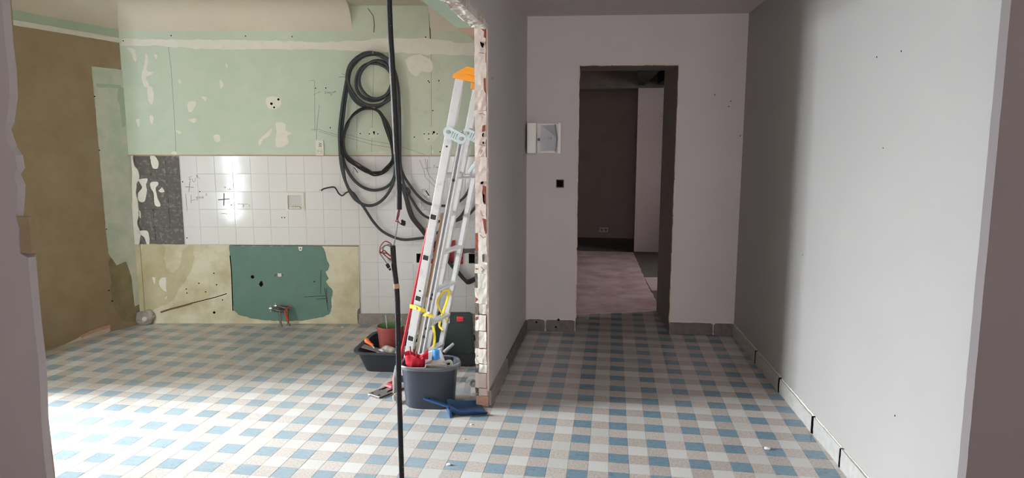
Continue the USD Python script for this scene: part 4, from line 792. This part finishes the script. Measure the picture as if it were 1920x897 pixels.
# ================================================================ THE LADDER AND WHAT STANDS WITH IT
A0 = flo(757, 716); r_dir = V3(.17, .985, 0); r_dir /= np.linalg.norm(r_dir); l_dir = V3(r_dir[1], -r_dir[0], 0)
_d = ray(863.5, 144); AT = EYE+((A0-EYE)@r_dir)/(_d@r_dir)*_d; ax = (AT-A0)/np.linalg.norm(AT-A0); wide = l_dir-ax*(l_dir@ax); wide /= np.linalg.norm(wide)
LEN = np.linalg.norm(AT-A0); RUNG = .30
def t_at(o, y):
    ts = np.linspace(0, LEN, 900); return float(ts[np.argmin([abs(pix(o+ax*t)[1]-y) for t in ts])])
lad = thing('folding_ladder', 'aluminium folding ladder with an orange top leaning against the partition in the kitchen corner', 'ladder', A0)
def rail(o, length, w, t, side, name, m_, foot=True):
    """A channel rail: web and two lips; side is the direction its open face looks."""
    L = lambda a, b, c, d, e, f: basis(box((a, b, c), (d, e, f)), o, wide, r_dir*side, ax)
    p = put(lad, name, cat([L(-w/2, 0, 0, w/2, .003, length), L(-w/2, 0, 0, -w/2+.004, t, length), L(w/2-.004, 0, 0, w/2, t, length), L(-w/2, t-.003, 0, -w/2+.012, t, length), L(w/2-.012, t-.003, 0, w/2, t, length)]), m_)
    if foot: put(p, 'foot', basis(rbox((w+.008, t+.008, .05), .005), o+ax*.02+r_dir*side*t/2, wide, r_dir*side, ax), M['black_plastic'])
    return p
def solid_rail(o, length, w, t, name, m_):
    p = put(lad, name, basis(rbox((w, t, length), .004), o+ax*length/2, wide, r_dir, ax), m_, 20)
    put(p, 'foot', basis(rbox((w+.006, t+.006, .05), .005), o+ax*.02, wide, r_dir, ax), M['black_plastic']); return p
solid_rail(A0, LEN, .056, .026, 'rail', M['aluminium_dull'])
solid_rail(A0+r_dir*RUNG, LEN, .052, .026, 'rail', M['aluminium_dull'])
C0 = A0+l_dir*.096; SHORT = t_at(C0, 247)
rail(C0, SHORT, .042, .03, -1, 'folding_rail', M['aluminium']); rail(C0+r_dir*(RUNG-.0), SHORT-.02, .036, .026, 1, 'folding_rail', M['aluminium'])
# rungs of the main section with plugged ends, treads of the folded section
for t_ in [t_at(A0, y) for y in (687, 634, 559, 483, 407, 330)]:
    o = A0+ax*t_
    p = put(lad, 'rung', basis(rbox((.034, RUNG, .030), .004), o+r_dir*RUNG/2, wide, r_dir, ax), M['aluminium'], 20)
    if t_ < t_at(A0, 400):
        put(p, 'socket_rim', basis(prism(sbox(-.021, -.018, .021, .018).buffer(.004).difference(sbox(-.016, -.013, .016, .013).buffer(.003)), 0, .005), o-r_dir*.0125, wide, ax, -r_dir), M['aluminium'])
        put(p, 'plug', basis(prism(sbox(-.016, -.013, .016, .013).buffer(.003), 0, .002), o-r_dir*.0125, wide, ax, -r_dir), M['black_plastic'])
TREADS = [t_at(C0, y) for y in (668, 609, 545, 474)]
for t_ in TREADS:
    o = C0+ax*t_; put(lad, 'tread', basis(rbox((.056, RUNG-.002, .018), .004), o+wide*.004+r_dir*RUNG/2, l_dir, r_dir, (0, 0, 1)), M['aluminium'], 20)
    if t_ in TREADS[1:3]:
        put(lad, 'bolt', basis(trimesh.creation.cylinder(.011, .006, sections=14), o-r_dir*.003-ax*.03, wide, ax, -r_dir), M['black_plastic'])
for rr2 in (-.018, RUNG+.0):      # hinge plates joining both sections
    c0, c1 = A0+ax*t_at(A0, 248)+r_dir*(rr2 if rr2 > 0 else 0), C0+ax*(SHORT-.045)+r_dir*(rr2 if rr2 > 0 else 0)
    off = -r_dir*(.019 if rr2 < 0 else .019)
    u = c1-c0; ln = np.linalg.norm(u); u /= ln; vv = np.cross(u, r_dir); vv /= np.linalg.norm(vv)
    g = shapely.LineString([(0, 0), (ln, 0)]).buffer(.033, quad_segs=6)
    for k in (-1, 0, 1): g = g.difference(shapely.LineString([(ln*.5+k*.016, -.016), (ln*.5+k*.016, .016)]).buffer(.003, quad_segs=3))
    hp = put(lad, 'hinge_plate', basis(prism(g, 0, .004), c0+off*(1.0 if rr2 < 0 else .2) - (r_dir*.012 if rr2 < 0 else r_dir*.02), u, vv, -r_dir), M['galvanised'])
    for q in (c0, c1): put(hp, 'rivet', basis(trimesh.creation.cylinder(.011, .009, sections=14), q+off*(1.0 if rr2 < 0 else .2)-(r_dir*.017 if rr2 < 0 else r_dir*.025), u, vv, -r_dir), M['steel'])
T1 = t_at(C0, 338); e0, e1 = C0+ax*T1-r_dir*.01, C0+ax*(T1+.04)+r_dir*RUNG
put(lad, 'lock_bar', basis(rbox((.02, RUNG+.02, .008), .002), (e0+e1)/2+wide*.03, wide, r_dir, ax), M['galvanised'])
put(lad, 'lock_bar', basis(rbox((.022, .006, .20), .002), C0+ax*(T1+.13)+r_dir*(RUNG*.75)+wide*.035, (wide*.9-ax*.43)/1.0, r_dir, (ax*.9+wide*.43)), M['galvanised'])
for t_ in (T1, TREADS[2]-.05, TREADS[1]-.08): put(lad, 'screw', basis(trimesh.creation.cylinder(.009, .004, sections=12), C0+ax*t_-r_dir*.031, wide, ax, -r_dir), M['black_plastic'])
for t_ in (t_at(A0, 275), t_at(A0, 545)): put(lad, 'screw', basis(trimesh.creation.cylinder(.006, .003, sections=10), A0+ax*t_-r_dir*.014, wide, ax, -r_dir), M['black_plastic'])
# orange top cap
cp = np.array([(-.036, .0), (.15, .0), (.15, .072), (.038, .074), (-.036, .014)]); cap = trimesh.creation.extrude_polygon(Polygon(cp).buffer(.005), RUNG+.05, engine='earcut')
put(lad, 'top_cap', basis(cap, AT-ax*.012-r_dir*.022, wide, ax, r_dir), M['orange_plastic'])
for s_ in (RUNG-.004,): put(lad, 'cap_sleeve', basis(rbox((.086, .04, .05), .006), AT-ax*.03+r_dir*s_+wide*.004, wide, r_dir, ax), M['orange_plastic'])
put(lad, 'cap_rib', basis(box((.03, 0, .02), (.13, .006, .03)), AT-ax*.012-r_dir*.027, wide, r_dir, ax), M['orange_plastic'])

# yellow strap wound round the rails
TS = t_at(A0, 577)-.60
strap = thing('yellow_strap', 'yellow strap looped round the ladder rails and dangling down', 'strap', A0+ax*.62)
def sp(t_, r, w, d=0): return A0+ax*(t_+TS)+r_dir*r+wide*(w)+V3(0, 0, d)
put(strap, 'band', tube(spline([sp(.60, -.022, -.045), sp(.605, -.026, 0), sp(.60, -.022, .045), sp(.585, .03, .055), sp(.58, -.0, .07), sp(.585, -.04, .075), sp(.59, -.042, .10), sp(.585, -.036, .135)], 6), .014, 6, False, .22, up=r_dir), M['yellow_strap'], 40)
for w in (0, .1): put(strap, 'buckle', basis(trimesh.creation.cylinder(.009, .004, sections=12), sp(.603, -.033-(.012 if w else 0), w), wide, ax, -r_dir), M['bottle_white'])
X = lambda x, y, yy: at_y(x, y, yy)
put(strap, 'loop', tube(spline([X(846, 547, 1.22), X(836, 545, 1.20), X(824, 557, 1.17), X(820, 570, 1.15), X(826, 583, 1.15), X(836, 598, 1.15), X(838, 605, 1.17)], 6), .0095, 6, False, .25, up=(0, 1, 0)), M['yellow_strap'], 40)
put(strap, 'loop', tube(spline([X(842, 548, 1.19), X(838, 565, 1.17), X(832, 582, 1.15), X(826, 600, 1.15), X(824, 612, 1.17), X(830, 619, 1.17)], 6), .009, 6, False, .25, up=(0, 1, 0)), M['yellow_strap'], 40)
put(strap, 'tail', tube(spline([X(799, 578, 0.98), X(796, 592, 1.00), X(791, 608, 1.03)], 6), .009, 6, False, .25, up=(0, 1, 0)), M['yellow_strap'], 40)
put(strap, 'tail', tube(spline([X(810, 606, 1.11), X(814, 622, 1.11), X(815, 640, 1.11), X(812, 652, 1.11), X(804, 661, 1.09), X(797, 664, 1.07)], 6), .009, 6, False, .25, up=(0, 1, 0)), M['yellow_strap'], 40)

def leaning(name, label, category, p0, p1, r, m_, extra=None):
    t = thing(name, label, category, p0); put(t, 'shaft', tube(np.linspace(p0, p1, 8), r, 10), m_, 50); return t
rb = flo(757, 703); rtop = A0+ax*1.23-l_dir*.045+V3(0, 0, 0)
br = leaning('red_broom_handle', 'red broom handle leaning along the left side of the ladder', 'broom handle', A0-l_dir*.050+r_dir*-.01+V3(-.004, 0, .012), A0+ax*t_at(A0, 430)-wide*.038+r_dir*.02, .0105, M['red_paint'])
put(br, 'end_cap', tube([A0-l_dir*.052+r_dir*-.01+V3(-.012, 0, .0), A0-l_dir*.049+r_dir*-.01+V3(-.012, 0, .045)], .0145, 10), M['red_cloth'], 40)
PW = r_dir*.05+wide*.036
wp_ = leaning('wooden_pole', 'slim wooden pole, brown above and pale below, standing between the ladder sections', 'pole', A0+PW+ax*.60, A0+PW+ax*t_at(A0, 400), .0135, M['wood_pole'])
put(wp_, 'pale_end', tube([A0+PW+V3(0, 0, .012), A0+PW+ax*.605], .0137, 10), M['pole_pale'], 40, label='pale lower half of the pole')

# ---- green power-tool case
g0, g1 = flo(818, 688), flo(893, 690)
gx = KB.s*.96+V3(0, .0, 0); gx = V3(.985, .17, 0); gx /= np.linalg.norm(gx); gy = V3(-gx[1], gx[0], 0)
GC = V3(*(flo(851, 689)))+gy*.07
GW, GD, GH = .30, .115, .375
case = thing('tool_case', 'dark green power tool case with a red latch standing upright by the jamb', 'tool case', GC)
lean_ = V3(0, 0, 1)+gy*.10; lean_ /= np.linalg.norm(lean_); gyy = np.cross(lean_, gx)
def G(mesh): return basis(mesh, GC-gyy*.0, gx, gyy, lean_)
sh = Polygon([(-GW/2, .0), (GW/2, .0), (GW/2-.004, .10), (GW/2-.022, GH), (-GW/2+.022, GH), (-GW/2+.004, .10)]).buffer(-.03).buffer(.03)
def cpr(poly, y0, y1):
    e = trimesh.creation.extrude_polygon(poly, y1-y0, engine='earcut'); v = e.vertices; return trimesh.Trimesh(np.c_[v[:, 0], y0+v[:, 2], v[:, 1]], e.faces[:, ::-1], process=False)
put(case, 'shell', G(cat([cpr(sh, -GD/2+.012, -.003), cpr(sh.buffer(-.012), -GD/2, -GD/2+.013)])), M['case_green'], 25)
put(case, 'shell', G(cat([cpr(sh, .003, GD/2-.012), cpr(sh.buffer(-.012), GD/2-.013, GD/2)])), M['case_green'], 25)
put(case, 'seam', G(cpr(sh.buffer(-.006), -.003, .003)), M['case_black'])
put(case, 'panel', G(cpr(sbox(-GW/2+.05, .13, GW/2-.055, GH-.08).buffer(.015), -GD/2-.005, -GD/2+.002)), M['case_green'])
for k in range(9): put(case, 'rib', G(cpr(sbox(-GW/2+.02+k*.0345, .006, -GW/2+.04+k*.0345, .085), -GD/2-.008, -GD/2+.004)), M['case_black'])
put(case, 'base', G(cpr(sbox(-GW/2-.004, 0, GW/2+.012, .088).buffer(-.008).buffer(.008), -GD/2-.003, GD/2+.003)), M['case_black'])
q = put(case, 'latch', G(basis(rbox((.05, .014, .038), .005), (.045, -GD/2-.004, GH-.035), (1, 0, 0), (0, 1, 0), (0, 0, 1))), M['latch_red'], 30, label='red latch'); put(q, 'latch_bar', G(box((.028, -GD/2-.013, GH-.04), (.062, -GD/2-.010, GH-.034))), M['red_dark'])
put(case, 'label_plate', G(box((-.085, -GD/2-.002, GH-.075), (-.03, -GD/2+.002, GH-.03))), M['paper'])
put(case, 'handle', G(cat([box((-.12, -.018, GH-.012), (-.03, .018, GH+.012))])), M['case_black'])
rt = flo(886, 684)
tl = thing('red_handled_tool', 'thin red-handled tool leaning behind the tool case next to the jamb', 'tool', GC+gx*.185)
put(tl, 'handle', tube([GC+gx*.165+V3(0, -.02, .085), GC+gx*.205+V3(0, .03, .20)], .009, 8), M['red_dark'], 40); put(tl, 'shaft', tube([GC+gx*.150+V3(0, -.04, .004), GC+gx*.165+V3(0, -.02, .085)], .006, 8), M['steel'], 40)
CP = flo(888, 640)
bk = thing('black_plastic_cap', 'small black plastic cap lying on the floor behind the tool case, beside the jamb', 'cap', CP)
put(bk, 'cap', basis(lathe([(0, 0), (.026, 0), (.028, .01), (.026, .034), (0, .034)], n=20), CP+V3(0, 0, .026), (1, 0, 0), (0, .3, .95), (0, -.95, .3)), M['black_plastic'], 30)
put(bk, 'knob', basis(trimesh.creation.cylinder(.015, .014, sections=14), CP+V3(0, -.037, .036), (1, 0, 0), (0, .3, .95), (0, -.95, .3)), M['case_black'], 30)

# ================================================================ ON THE FLOOR
# ---- oval mop bucket
BX = flo(801, 770)*V3(1, 1, 0); bx = V3(.985, .10, 0); bx /= np.linalg.norm(bx); by = V3(-bx[1], bx[0], 0); BC = BX+by*.115+bx*.0
def oval(a, b, z, n=40, p=3.0):
    t = np.arange(n)*2*np.pi/n; c, s = np.cos(t), np.sin(t); return np.c_[a*np.sign(c)*abs(c)**(2/p), b*np.sign(s)*abs(s)**(2/p), np.full(n, z)]
def loft(rings, cap0=True, cap1=True):
    n = len(rings[0]); v = np.vstack(rings); F = []
    for i in range(len(rings)-1):
        for k in range(n):
            l = (k+1) % n; F += [[i*n+k, i*n+l, (i+1)*n+l], [i*n+k, (i+1)*n+l, (i+1)*n+k]]
    if cap0: c = len(v); v = np.vstack([v, rings[0].mean(0)]); F += [[c, (k+1) % n, k] for k in range(n)]
    if cap1: c = len(v); v = np.vstack([v, rings[-1].mean(0)]); o = (len(rings)-1)*n; F += [[c, o+k, o+(k+1) % n] for k in range(n)]
    return trimesh.Trimesh(v, F, process=False)
BH = .262
def Bk(mesh): return basis(mesh, BC, bx, by, (0, 0, 1))
bkt = thing('mop_bucket', 'dark grey oval mop bucket filled with bottles and a red cloth beside the conduit', 'bucket', BC)
put(bkt, 'body', Bk(loft([oval(.142, .098, 0), oval(.148, .103, .008), oval(.166, .120, BH*.85), oval(.170, .124, BH), oval(.164, .118, BH), oval(.142, .098, .02)], True, True)), M['bucket'], 40)
put(bkt, 'rim', Bk(loft([oval(.172, .126, BH-.018), oval(.181, .135, BH-.016), oval(.183, .137, BH-.002), oval(.178, .132, BH+.006), oval(.166, .120, BH+.003), oval(.166, .120, BH-.014)], False, False)), M['bucket_rim'], 40)
put(bkt, 'bail', Bk(tube(spline([(-.186, 0, BH), (-.176, -.09, BH+.014), (-.12, -.142, BH+.014), (-.02, -.150, BH+.014), (.0, -.149, BH+.02), (.01, -.148, BH+.034), (.09, -.144, BH+.032), (.15, -.115, BH+.02), (.186, 0, BH)], 6), .0035, 6)), M['steel'], 40)
put(bkt, 'bail_ear', Bk(rbox((.02, .03, .03), .004)).apply_translation(-bx*.178+V3(0, 0, BH-.01)), M['bucket_rim']); put(bkt, 'bail_ear', Bk(rbox((.02, .03, .03), .004)).apply_translation(bx*.178+V3(0, 0, BH-.01)), M['bucket_rim'])
bt = thing('cleaner_bottle', 'off-white cleaner bottle with a bright blue cap in the bucket', 'bottle', BC+bx*.055+V3(0, 0, .03)); BB = BC+bx*.038+by*.0+V3(0, 0, .022)
put(bt, 'body', basis(loft([oval(.036, .03, 0, 24), oval(.040, .034, .01, 24), oval(.074, .038, .06, 24), oval(.074, .038, .200, 24), oval(.062, .036, .232, 24), oval(.032, .028, .250, 24), oval(.020, .020, .258, 24), oval(.018, .018, .272, 24)]), BB, bx, by, (0, 0, 1)), M['bottle_white'], 40)
put(bt, 'cap', basis(lathe([(0, 0), (.025, 0), (.025, .008), (.0225, .012), (.021, .052), (.017, .058), (0, .058)], n=24), BB+V3(0, 0, .262), (1, 0, 0), (0, 1, 0), (0, 0, 1)), M['cap_blue'], 40, label='bright blue cap')
put(bt, 'grip', tube(spline([BB+bx*.045+V3(0, 0, .236), BB+bx*.085+V3(0, 0, .248), BB+bx*.096+V3(0, 0, .225), BB+bx*.072+V3(0, 0, .205)], 6), .010, 8), M['bottle_white'], 50)
rc = thing('red_bag', 'crumpled red bag standing in the left end of the bucket', 'bag', BC-bx*.08+V3(0, 0, .03)); RC = BC-bx*.088-by*.02
rings = []
for z, a, b in ((.03, .045, .05), (.12, .055, .06), (.20, .060, .062), (.262, .064, .06), (.315, .072, .062), (.340, .080, .058), (.325, .064, .05), (.25, .05, .046), (.18, .045, .04)):
    o_ = oval(a, b, z, 30, 2.3); ang = np.arange(30)*2*np.pi/30; o_[:, :2] *= (1+.10*np.sin(5*ang+z*20)+.06*np.sin(9*ang-z*31))[:, None]; o_[:, 2] += .016*np.sin(3*ang+.8)*(z > .3); rings.append(o_)
put(rc, 'cloth', basis(loft(rings, True, True), RC, bx*.82, by*.82, (0, 0, .92)), M['red_cloth'], 50)
for k, (dx, dy, h) in enumerate(((-.02, .0, .365), (.0, .01, .345), (.02, -.01, .335))): put(rc, 'tool_tip', tube([RC+bx*dx*.8+by*dy+V3(0, 0, .16), RC+bx*(dx-.008)+by*dy+V3(0, 0, h)], [.010, .004], 8), M['red_dark'])
put(rc, 'corner', basis(hull([(0, 0, 0), (.05, 0, 0), (.05, .012, 0), (0, .012, 0), (.052, .004, .07), (.03, .006, .02)]), RC+bx*.03+V3(0, 0, .285), bx, by, (0, 0, 1)), M['red_cloth'])
ds_ = thing('white_scoop', 'white plastic scoop with a grey handle standing in the bucket behind the bottle', 'scoop', BC+bx*.05+by*.09+V3(0, 0, .05)); DQ = BC+bx*.02+by*.085
put(ds_, 'blade', basis(rbox((.15, .012, .25), .005), DQ+V3(0, 0, .185), (bx*.95+V3(0, 0, .3))/1.0, by, (V3(0, 0, .95)-bx*.3)), M['paper'])
put(ds_, 'handle', tube([DQ+bx*.055+V3(0, 0, .30), DQ+bx*.115+V3(0, 0, .355)], [.012, .009], 8), M['steel'], 40)

# ---- blue dustpan
dp = thing('dustpan', 'blue plastic dustpan lying on the floor in front of the bucket', 'dustpan', flo(850, 785))
d0, d1, d2, d3 = flo(833, 762), flo(893, 757), flo(909, 779), flo(852, 787)
DX = flo(905, 780)-flo(846, 786); DX[2] = 0; DX /= np.linalg.norm(DX); DY = V3(-DX[1], DX[0], 0); DO = flo(846, 787)*V3(1, 1, 0)
def Dp(m_): return basis(m_, DO, DX, DY, (0, 0, 1))
DL, DW = .215, .185
n1, n2 = 10, 8; v = []; 
for i in range(n1+1):
    for j in range(n2+1):
        x, y = i/n1, j/n2; e = min(y, 1-y); zed = .006+.030*max(0, 1-x*3.2)**1.5+.040*max(0, 1-e*7)**1.6*(1-x*.55); v.append((x*DL*(1-.10*abs(y-.5)*2*0), (.02*(1-x)+y*(DW-.04*(1-x))), zed))
v = np.array(v); F = []
for i in range(n1):
    for j in range(n2):
        a = i*(n2+1)+j; F += [[a, a+n2+1, a+n2+2], [a, a+n2+2, a+1]]
nV = len(v); v2 = np.vstack([v, v-[0, 0, .005]]); F2 = F+[[c+nV, b+nV, a+nV] for a, b, c in F]
edge_ = [i*(n2+1) for i in range(n1+1)]+[n1*(n2+1)+j for j in range(1, n2+1)]+[i*(n2+1)+n2 for i in range(n1-1, -1, -1)]+[j for j in range(n2-1, 0, -1)]
for k in range(len(edge_)): a, b = edge_[k], edge_[(k+1) % len(edge_)]; F2 += [[b, a, a+nV], [b, a+nV, b+nV]]
put(dp, 'pan', Dp(trimesh.Trimesh(v2, F2, process=False)), M['dustpan'], 40)
put(dp, 'back_wall', Dp(hull([(-.004, .02, 0), (.014, .02, 0), (-.004, DW-.02, 0), (.014, DW-.02, 0), (-.004, .035, .034), (.004, .035, .034), (-.004, DW-.035, .034), (.004, DW-.035, .034)])), M['dustpan'])
hb, he = DO+DY*.10+V3(0, 0, .04), flo(797, 757, .115)
he = at_y(798, 748, hb[1]+.02)
u = he-hb; ln = np.linalg.norm(u); u /= ln; sv = np.cross(u, (0, 0, 1)); sv /= np.linalg.norm(sv)
put(dp, 'handle', basis(cat([rbox((.03, .012, ln+.02), .004)]), (hb+he)/2, sv, np.cross(u, sv), u), M['dustpan'])
put(dp, 'hang_hole', basis(trimesh.creation.cylinder(.005, .014, sections=10), he-u*.02, sv, u, np.cross(sv, u)), M['hole'])

# ---- plastering floats lying left of the bucket
f0 = flo(716, 735)
fl_ = thing('plaster_float', 'grey plastering float with black rivets lying on the floor left of the bucket', 'float', f0); fxd = flo(740, 722)-flo(700, 738); fxd[2] = 0; fxd /= np.linalg.norm(fxd); fyd = V3(-fxd[1], fxd[0], 0)
FO = flo(722, 737)*V3(1, 1, 0)+fxd*.02
Fq = lambda m_, z=0: basis(m_, FO+V3(0, 0, z), fxd, fyd, V3(0, 0, 1)+fxd*-.0)
put(fl_, 'blade', Fq(rbox((.24, .105, .008), .003), .012), M['steel'])
put(fl_, 'foam', Fq(rbox((.225, .095, .008), .003), .004), M['black_plastic'])
for x, y in ((-.10, -.03), (-.10, .03), (-.03, -.036), (-.03, .036)): put(fl_, 'rivet', Fq(trimesh.creation.cylinder(.007, .004, sections=10), .016).apply_translation(fxd*x+fyd*y), M['black_plastic'])
for y in (-.030, .030): put(fl_, 'slot', Fq(box((-.02, y-.006, 0), (.03, y+.006, .003)), .0155), M['hole'])
sp_ = thing('pink_sponge', 'pink sponge block lying on the plastering float', 'sponge', FO+fxd*.07+V3(0, 0, .016)); put(sp_, 'block', Fq(rbox((.085, .06, .016), .005), .025).apply_translation(fxd*.065+fyd*.015), M['sponge_pink']); put(sp_, 'top_layer', Fq(rbox((.07, .05, .010), .004), .037).apply_translation(fxd*.07+fyd*.015), M['red_dark'])
gs = thing('grey_rag', 'grey rag slung over the left rim of the bucket', 'rag', BC-bx*.19+V3(0, 0, .1))
put(gs, 'cloth', lumpy(basis(rbox((.028, .10, .19), .012, 2), BC-bx*.205+V3(0, 0, .165), bx, by, (V3(0, 0, 1)+bx*.12)), .014, 30, 8, 2), M['grey_tool'], 50); put(gs, 'hem', lumpy(basis(rbox((.03, .07, .05), .01, 2), BC-bx*.212+by*-.01+V3(0, 0, .035), bx, by, (0, 0, 1)), .01, 40, 9, 2), M['rag'], 50)

# ---- black mortar trough and what is in it
TO = (flo(683, 697)+flo(747, 700))/2*V3(1, 1, 0); tx = flo(747, 699)-flo(683, 697); tx[2] = 0; tx /= np.linalg.norm(tx); ty = V3(-tx[1], tx[0], 0)
TA = flo(683, 697)*V3(1, 1, 0)
TW, TD, TH = .345, .43, .15
TCn = TA+tx*TW/2+ty*TD/2
def Tr(m_): return basis(m_, TCn, tx, ty, (0, 0, 1))
tr = thing('mortar_trough', 'black plastic mortar trough full of tools behind the bucket', 'trough', TCn)
put(tr, 'body', Tr(loft([oval(TW/2, TD/2, 0, 48, 7), oval(TW/2+.004, TD/2+.004, .006, 48, 7), oval(TW/2+.055, TD/2+.05, TH, 48, 7), oval(TW/2+.050, TD/2+.045, TH, 48, 7), oval(TW/2-.002, TD/2-.002, .012, 48, 7)])), M['trough'], 40)
put(tr, 'rim', Tr(loft([oval(TW/2+.053, TD/2+.048, TH-.010, 48, 7), oval(TW/2+.074, TD/2+.069, TH-.006, 48, 7), oval(TW/2+.076, TD/2+.071, TH+.006, 48, 7), oval(TW/2+.050, TD/2+.045, TH+.004, 48, 7)], False, False)), M['bucket'], 40)
pot = thing('paint_pot', 'reddish-brown pot with a green inside standing in the trough', 'pot', TCn+tx*.04+ty*.05)
PB = TCn-tx*.045+ty*.03+V3(0, 0, .075)
PR = .098
put(pot, 'body', lathe([(0, 0), (PR*.80, 0), (PR*.82, .008), (PR*.90, .10), (PR*.925, .108), (PR*.91, .116), (PR*.97, .165), (PR*1.0, .19), (PR*.985, .196)], PB, 36), M['pot_red'], 30)
put(pot, 'lining', lathe([(PR*.985, .196), (PR*.955, .193), (PR*.90, .12), (PR*.80, .006), (0, .006)], PB, 36), M['pot_green'], 40, label='green inside of the pot')
put(pot, 'bail', tube(spline([PB+tx*PR*1.0+V3(0, 0, .185), PB+tx*PR*1.12+ty*.02+V3(0, 0, .13), PB+tx*PR*.6+ty*PR*.95+V3(0, 0, .15), PB-tx*PR*.5+ty*PR*1.02+V3(0, 0, .16), PB-tx*PR*1.06+V3(0, 0, .17), PB-tx*PR*1.0+V3(0, 0, .185)], 6), .0022, 6), M['steel'], 40)
for k, (a, b) in enumerate((((.0, -.05, .03), (-.04, .02, .262)), ((.0, -.04, .03), (.07, .05, .235)))):
    st = thing('green_stick', ('pale thin stick upright in the reddish pot', 'pale thin stick slanting right in the reddish pot')[k], 'stick', PB, 'sticks in the pot'); put(st, 'rod', tube([PB+tx*a[0]+ty*a[1]+V3(0, 0, a[2]), PB+tx*b[0]+ty*b[1]+V3(0, 0, b[2])], .0035, 7), M['stick_green'], 40); put(st, 'tip', tube([PB+tx*b[0]+ty*b[1]+V3(0, 0, b[2]-.004), PB+tx*b[0]+ty*b[1]+V3(0, 0, b[2]+.004)], .0042, 7), M['stick_green'])
tw = thing('orange_trowel', 'trowel with an orange handle lying on the front left of the trough', 'trowel', TCn-tx*.18-ty*.18+V3(0, 0, .15)); q = TCn-tx*.165-ty*.15+V3(0, 0, .165)
put(tw, 'grip', tube(spline([q-tx*.01+ty*.02+V3(0, 0, .040), q+V3(0, 0, .035), q+tx*.045-ty*.02+V3(0, 0, .012)], 6), [.010, .013, .016, .018, .018, .018, .017, .015, .013, .011, .010, .010, .009], 10), M['orange_grip'], 50); put(tw, 'blade', basis(rbox((.17, .075, .004), .0015), q+tx*.06-ty*.04+V3(0, 0, -.008), tx*.96+V3(0, 0, -.25), ty, V3(0, 0, .96)+tx*.25), M['grey_tool']); put(tw, 'tang', tube([q+tx*.04-ty*.02+V3(0, 0, .012), q+tx*.06-ty*.03+V3(0, 0, -.006)], .006, 8), M['steel'], 40)
for k, (dx, dy, r0, lab, m_) in enumerate(((-.02, -.14, .06, 'brownish grey glove lying in the front of the trough', 'rag'), (.10, -.12, .055, 'grey glove lying in the trough under the pot', 'grey_tool'), (.165, -.02, .055, 'crumpled grey cloth at the right end of the trough', 'grey_tool'))):
    gl = thing('work_glove', lab, 'glove', TCn+tx*dx+ty*dy+V3(0, 0, .1), 'gloves and cloths in the trough'); o = TCn+tx*dx+ty*dy+V3(0, 0, .115)
    put(gl, 'cuff', lumpy(basis(trimesh.creation.icosphere(2), o, tx*r0*1.15, ty*r0*.9, (0, 0, r0*.85)), .012, 30, 20+k, 1), M[m_], 60)
    put(gl, 'fold', lumpy(basis(trimesh.creation.icosphere(2), o-tx*.035-ty*.035+V3(0, 0, .012), tx*.034, ty*.03, (0, 0, .026)), .008, 40, 30+k, 1), M['paper'] if k == 0 else M[m_], 60)
    put(gl, 'filling', Tr(box((dx-.05, dy-.045, .012), (dx+.05, dy+.045, .085))), M['grey_tool'])
put(pot, 'spacer', lathe([(0, 0), (.07, 0), (.07, .062), (0, .062)], PB-V3(0, 0, .063), 20), M['grey_tool'])

# ---- clear plastic bag crumpled by the jamb
pb = thing('plastic_bag', 'crumpled clear plastic bag lying between the bucket and the jamb', 'bag', flo(868, 748)); q = flo(866, 752)*V3(1, 1, 0)+V3(0, .03, 0)
b1 = lumpy(basis(trimesh.creation.icosphere(3), q+V3(-.012, .0, .056), V3(.062, 0, 0), V3(0, .05, 0), (0, 0, .052)), .022, 28, 3, 0); put(pb, 'film', b1, M['plastic_film'])
b2 = lumpy(basis(trimesh.creation.icosphere(3), q+V3(.045, .11, .052), V3(.058, 0, 0), V3(0, .12, 0), (0, 0, .046)), .020, 26, 4, 0); put(pb, 'film', b2, M['plastic_film'])
put(pb, 'knot', lumpy(basis(trimesh.creation.icosphere(2), q+V3(.02, .05, .10), V3(.012, 0, 0), V3(0, .012, 0), (0, 0, .015)), .004, 60, 4, 0), M['plastic_film'])
DC = flo(887, 726)
ck = thing('black_disc', 'small black disc lying among the plastic film beside the foot of the jamb', 'disc', DC)
put(ck, 'disc', basis(lathe([(0, 0), (.024, 0), (.026, .004), (.026, .012), (.022, .016), (.010, .014), (0, .014)], n=20), DC+V3(0, 0, .024), (.9, .43, 0), (-.1, .3, .94), (.4, -.85, .3)), M['black_plastic'], 30); put(ck, 'hub', basis(trimesh.creation.cylinder(.009, .012, sections=12), DC+V3(.006, -.014, .029), (.9, .43, 0), (-.1, .3, .94), (.4, -.85, .3)), M['grey_tool'], 30)

# ---- crumbs of plaster on the floor
for k, (x, y, r0, where) in enumerate(((841, 873, .012, 'nearest the bottom edge right of the standing conduit'), (870, 824, .007, 'in front of the dustpan'), (642, 615, .016, 'by the wall right of the teal patch'), (884, 797, .008, 'under the front edge of the dustpan'), (1438, 843, .016, 'on a blue tile near the right wall'), (692, 742, .008, 'left of the plastering float'), (620, 614, .008, 'on the tiles below the teal patch'))):
    c = flo(x, y); pc = thing('plaster_crumb', f'white crumb of plaster on the floor {where}', 'plaster crumb', c, 'plaster crumbs on the floor')
    put(pc, 'chip', lumpy(basis(trimesh.creation.icosphere(1), c+V3(0, 0, r0*.32), (r0, 0, 0), (0, r0*.8, 0), (0, 0, r0*.45)), r0*.3, 90, k, 1), M['plaster'])
